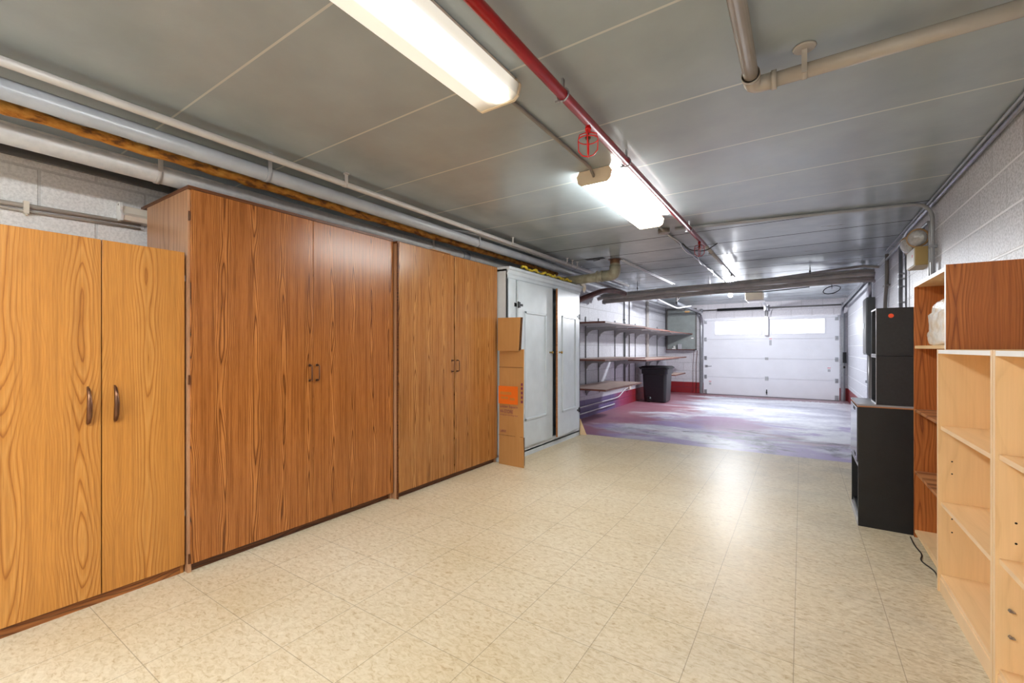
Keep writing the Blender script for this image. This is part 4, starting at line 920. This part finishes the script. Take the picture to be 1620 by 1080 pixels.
# emergency light
t = thing('emergency_light', 'tan emergency light box with two round lamp heads on the right wall', 'emergency light', (0.80, 4.8, 1.87))
MB().box(0.765, 4.74, 1.865, XR, 5.05, 2.015).build('battery_box', 'tan', t, 0.005)
MB().box(0.758, 4.75, 1.872, 0.766, 5.04, 2.008).build('front_cover', 'white_plastic', t, 0.003)
MB().box(0.756, 4.80, 1.94, 0.759, 4.815, 1.96).build('test_switch', 'red_bright', t)
def lamp(c, rx, rz):
    hd = MB().lathe([(0.026, 0.08), (0.06, 0.06), (0.074, 0.014), (0.077, 0.0), (0.068, -0.006)], (0, 0, 0), 'y', 20)
    m = Matrix.Translation(c) @ Matrix.Rotation(rz, 4, 'Z') @ Matrix.Rotation(rx, 4, 'X')
    h = hd.xf(m).build('lamp_head', 'lamp_tan', t)
    MB().lathe([(0.066, -0.003), (0.06, -0.016), (0.04, -0.024), (0.004, -0.027)], (0, 0, 0), 'y', 20).xf(m).build('lamp_lens', 'lamp_glass', h)
    MB().tube([(c[0], c[1]+0.03, c[2]-0.03), (c[0]+0.01, c[1]+0.04, 2.012)], 0.008, 8).build('swivel', 'steel', h)
lamp((0.79, 4.80, 2.095), 0.15, -0.5)
lamp((0.755, 4.98, 2.07), 0.3, -1.1)
# panel
t = thing('electrical_panel', 'dark grey electrical panel high on the right garage wall', 'electrical panel', (0.82, 8.4, 1.0))
MB().box(0.775, 8.0, 1.10, XR, 8.40, 1.92).build('box', 'panel_grey', t, 0.004)
MB().box(0.768, 8.02, 1.12, 0.776, 8.38, 1.90).build('cover', 'dark_rail', t, 0.003)
MB().box(0.76, 8.18, 1.48, 0.768, 8.22, 1.56).build('latch', 'steel', t)
MB().tube([(0.83, 8.25, 1.92), (0.83, 8.25, 2.30)], 0.012, 10).tube([(0.83, 8.10, 1.92), (0.83, 8.10, 2.30)], 0.012, 10).build('top_conduit', 'steel', t)
MB().tube([(0.83, 8.10, 0.02), (0.83, 8.10, 1.10)], 0.03, 12).build('bottom_conduit', 'taupe_pipe', t)
single(MB().tube([(0.85, 8.62, 0.02), (0.85, 8.62, 1.75)], 0.012, 10).box(0.82, 8.60, 0.66, XR, 8.64, 0.70), 'wall_conduit', 'steel', 'slim steel conduit with a small fitting left of the dark electrical panel', 'conduit')

# ---------------------------------------------------------------- black furniture
t = thing('black_cabinet', 'low black cabinet with grey top, gloss drawer front and open niche', 'cabinet', (0.58, 3.97, 0))
x0, x1, y0, y1, zt = 0.317, 0.835, 3.752, 4.22, 0.822
MB().box(x0+0.002, y0, 0, x1, y0+0.018, zt-0.02).build('side_panel', 'black_board', t, 0.001)
MB().box(x0+0.002, y1-0.018, 0, x1, y1, zt-0.02).build('side_panel', 'black_board', t, 0.001)
MB().box(x0-0.002, y0-0.002, zt-0.012, x1, y1+0.002, zt).build('top', 'grey_top', t, 0.001)
MB().box(x0, y0-0.001, zt-0.020, x1, y1, zt-0.012).build('raw_edge', 'ply', t)
MB().box(x1-0.012, y0+0.018, 0.0, x1, y1-0.018, zt-0.02).box(x0+0.01, y0+0.018, 0.415, x1-0.012, y1-0.018, 0.433).box(x0+0.01, y0+0.018, 0.06, x1-0.012, y1-0.018, 0.078).build('inner_boards', 'black_board', t)
MB().box(x0-0.004, y0+0.012, 0.43, x0+0.012, y1-0.012, 0.795).build('drawer_front', 'black_gloss', t, 0.002)
MB().box(x0-0.0055, y0+0.14, 0.765, x0-0.003, y0+0.26, 0.785).box(x0-0.0055, y0+0.10, 0.45, x0-0.003, y0+0.2, 0.475).build('finger_pull', 'black_iron', t)
MB().box(x0, y0+0.004, 0.40, x0+0.012, y1-0.004, 0.412).build('front_rail', 'grey_top', t)
MB().box(x0+0.0, y0+0.004, 0.0, x0+0.012, y1-0.004, 0.05).build('front_rail', 'grey_top', t)
single(MB().box(0.40, 3.80, 0.079, 0.70, 4.15, 0.10).box(0.40, 3.80, 0.10, 0.70, 3.81, 0.15), 'flat_tray', 'grey_top', 'grey flat tray lying in the niche of the low black cabinet', 'tray')
def cube(z0, z1, label):
    t = thing('storage_cube', label, 'storage cube', (0.62, 3.88, z0), 'black open storage cubes stacked on the low black cabinet')
    x0, x1, y0, y1 = 0.413, 0.835, 3.752, 3.995
    MB().box(x0+0.001, y0, z0, x1, y0+0.012, z1).build('side_panel', 'black_fleck', t, 0.0015)
    MB().box(x0+0.001, y1-0.012, z0, x1, y1, z1).build('side_panel', 'black_fleck', t, 0.0015)
    MB().box(x0, y0+0.012, z1-0.012, x1, y1-0.012, z1).box(x0, y0+0.012, z0, x1, y1-0.012, z0+0.012).build('top_and_bottom', 'black_fleck', t, 0.001)
    MB().box(x1-0.008, y0+0.012, z0+0.012, x1, y1-0.012, z1-0.012).build('back_panel', 'black_board', t)
    MB().box(x0-0.001, y0, z0, x0+0.001, y0+0.012, z1).box(x0-0.001, y0+0.012, z1-0.010, x0, y1, z1).box(x0-0.001, y0+0.012, z0, x0, y1, z0+0.008).build('worn_edge', 'grey_top', t)
    return t
cube(0.824, 1.145, 'lower black open storage cube standing directly on the low black cabinet')
t = cube(1.147, 1.462, 'upper black open storage cube with an orange dot sticker on its side')
s = MB().lathe([(0.014, 0), (0.014, -0.0012)], (0.488, 3.752, 1.41), 'y', 20).build('round_sticker', 'orange_dot', t); s['label'] = 'orange round sticker'

# ---------------------------------------------------------------- brown bookcase
x0, x1, y0, y1 = 0.595, 0.866, 2.992, 3.74
t = thing('bookcase', 'tall cherry brown open bookcase with white edges, holding a plastic bag', 'bookcase', (0.73, 3.36, 0))
MB().box(x0+0.001, y0, 0, x1, y0+0.018, 1.612).build('side_panel', 'cherry_x', t, 0.0008)
MB().box(x0+0.001, y1-0.018, 0, x1, y1, 1.600).build('side_panel', 'cherry_x', t, 0.0008)
MB().box(x0, y0-0.0005, 0, x0+0.001, y0+0.018, 1.612).box(x0, y0+0.018, 1.582, x0+0.001, y1-0.018, 1.602).build('white_edging', 'white_edge', t)
MB().box(x0+0.001, y0+0.018, 1.584, x1, y1-0.018, 1.602).build('top_panel', 'maple_y', t)
MB().box(x1-0.004, y0+0.018, 0.03, x1, y1-0.018, 1.584).build('back_panel', 'cherry_x', t)
for z in (1.195, 0.795, 0.405, 0.03):
    MB().box(x0+0.004, y0+0.018, z, x1-0.004, y1-0.018, z+0.018).build('shelf', 'ply' if z < 1 and z > 0.1 else 'maple_y', t, 0.001)
# bag on the shelf
bm = bmesh.new(); bmesh.ops.create_icosphere(bm, subdivisions=5, radius=1)
from mathutils import noise as mn
me = bpy.data.meshes.new('plastic_bag')
for v in bm.verts:
    p = v.co.copy(); n = mn.fractal(p*2.0+Vector((3, 1, 5)), 0.8, 2.0, 4)*0.13+0.07*mn.ridged_multi_fractal(Vector((p.x*2, p.y*2, p.z*3.2)), 0.9, 2.0, 3, 0.9, 2.0)-0.06
    k = 1+n; x, y, z = p.x*k, p.y*k, p.z*k
    m_ = max(abs(x), abs(y), abs(z), 1e-6); bx = 0.55
    x, y, z = x*(1-bx)+bx*x/m_, y*(1-bx)+bx*y/m_*1.0, z*(1-bx*0.6)+bx*0.6*z/m_
    z = max(z, -0.80)
    if z < -0.3: x *= 1.06; y *= 1.06
    if z > 0.4: x *= 0.88; y *= 0.9
    v.co = (x*0.104, y*0.215, z*0.155)
bm.to_mesh(me); bm.free()
for p in me.polygons: p.use_smooth = True
zmin = min(v.co.z for v in me.vertices)
bag = bpy.data.objects.new('plastic_bag', me); C.objects.link(bag); bag.location = (0.727, 3.40, 1.2135-zmin); me.materials.append(M['bag'])
tag(bag, 'crumpled white plastic bag on the upper shelf of the cherry brown bookcase', 'bag')
single(MB().box(0.60, 3.05, 0.049, 0.64, 3.45, 0.068), 'loose_board', 'maple_y', 'loose light board lying on the bottom shelf of the cherry brown bookcase', 'board')

# ---------------------------------------------------------------- maple bookcases
def maple(y0, y1, label, shelves, pins, pegz):
    x0, x1 = 0.562, 0.86
    t = thing('bookcase', label, 'bookcase', ((x0+x1)/2, (y0+y1)/2, 0), 'waist-high light maple bookcases along the right wall')
    sides = []
    for a, b in ((y0, y0+0.019), (y1-0.019, y1)):
        s = MB().box(x0+0.001, a, 0, x1, b, 1.192).build('side_panel', 'maple_x', t, 0.0008)
        MB().box(x0, a, 0, x0+0.001, b, 1.192).build('edge_band', 'maple_edge', s); sides.append(s)
    MB().box(x0+0.004, y0+0.019, 1.172, x1, y1-0.019, 1.190).build('top_panel', 'maple_y', t)
    e = MB().box(x0+0.001, y0+0.019, 1.172, x0+0.004, y1-0.019, 1.190).build('white_top_edge', 'white_edge', t)
    MB().box(x1-0.005, y0+0.019, 0.06, x1, y1-0.019, 1.172).build('back_panel', 'maple_x', t)
    MB().box(x0+0.006, y0+0.019, 0.0, x0+0.02, y1-0.019, 0.068).build('plinth', 'maple_edge', t)
    for z in [0.068]+shelves:
        s = MB().box(x0+0.012, y0+0.0195, z, x1-0.005, y1-0.0195, z+0.018).build('shelf', 'maple_y', t)
        MB().box(x0+0.010, y0+0.0195, z, x0+0.012, y1-0.0195, z+0.018).build('edge_band', 'maple_edge', s)
    for z in pegz:
        MB().tube([(x0+0.05, y1-0.0205, z), (x0+0.05, y1-0.0185, z)], 0.0035, 8).build('peg_hole', 'black_iron', t)
    for z in pins:
        MB().tube([(x0+0.035, y1-0.034, z), (x0+0.035, y1-0.018, z)], 0.0035, 8).box(x0+0.03, y1-0.036, z-0.004, x0+0.045, y1-0.02, z-0.001).build('shelf_pin', 'steel', t)
    return t
maple(2.226, 2.982, 'light maple bookcase next to the cherry brown bookcase, facing the room', [0.425, 0.797], [], [0.645, 0.585, 0.365, 0.30])
maple(1.462, 2.218, 'light maple bookcase cut off by the right edge of the photo', [0.452, 0.812], [0.30, 0.21], [0.60, 0.53])

single(MB().tube(bend([(0.575, 3.70, 0.004), (0.57, 3.55, 0.004), (0.585, 3.42, 0.004), (0.555, 3.32, 0.004), (0.60, 3.20, 0.004), (0.585, 3.08, 0.004), (0.60, 3.0, 0.004)], 0.06, 5), 0.0035, 8), 'power_cord', 'cable_black', 'thin black cord lying on the floor in front of the cherry brown bookcase', 'cord')
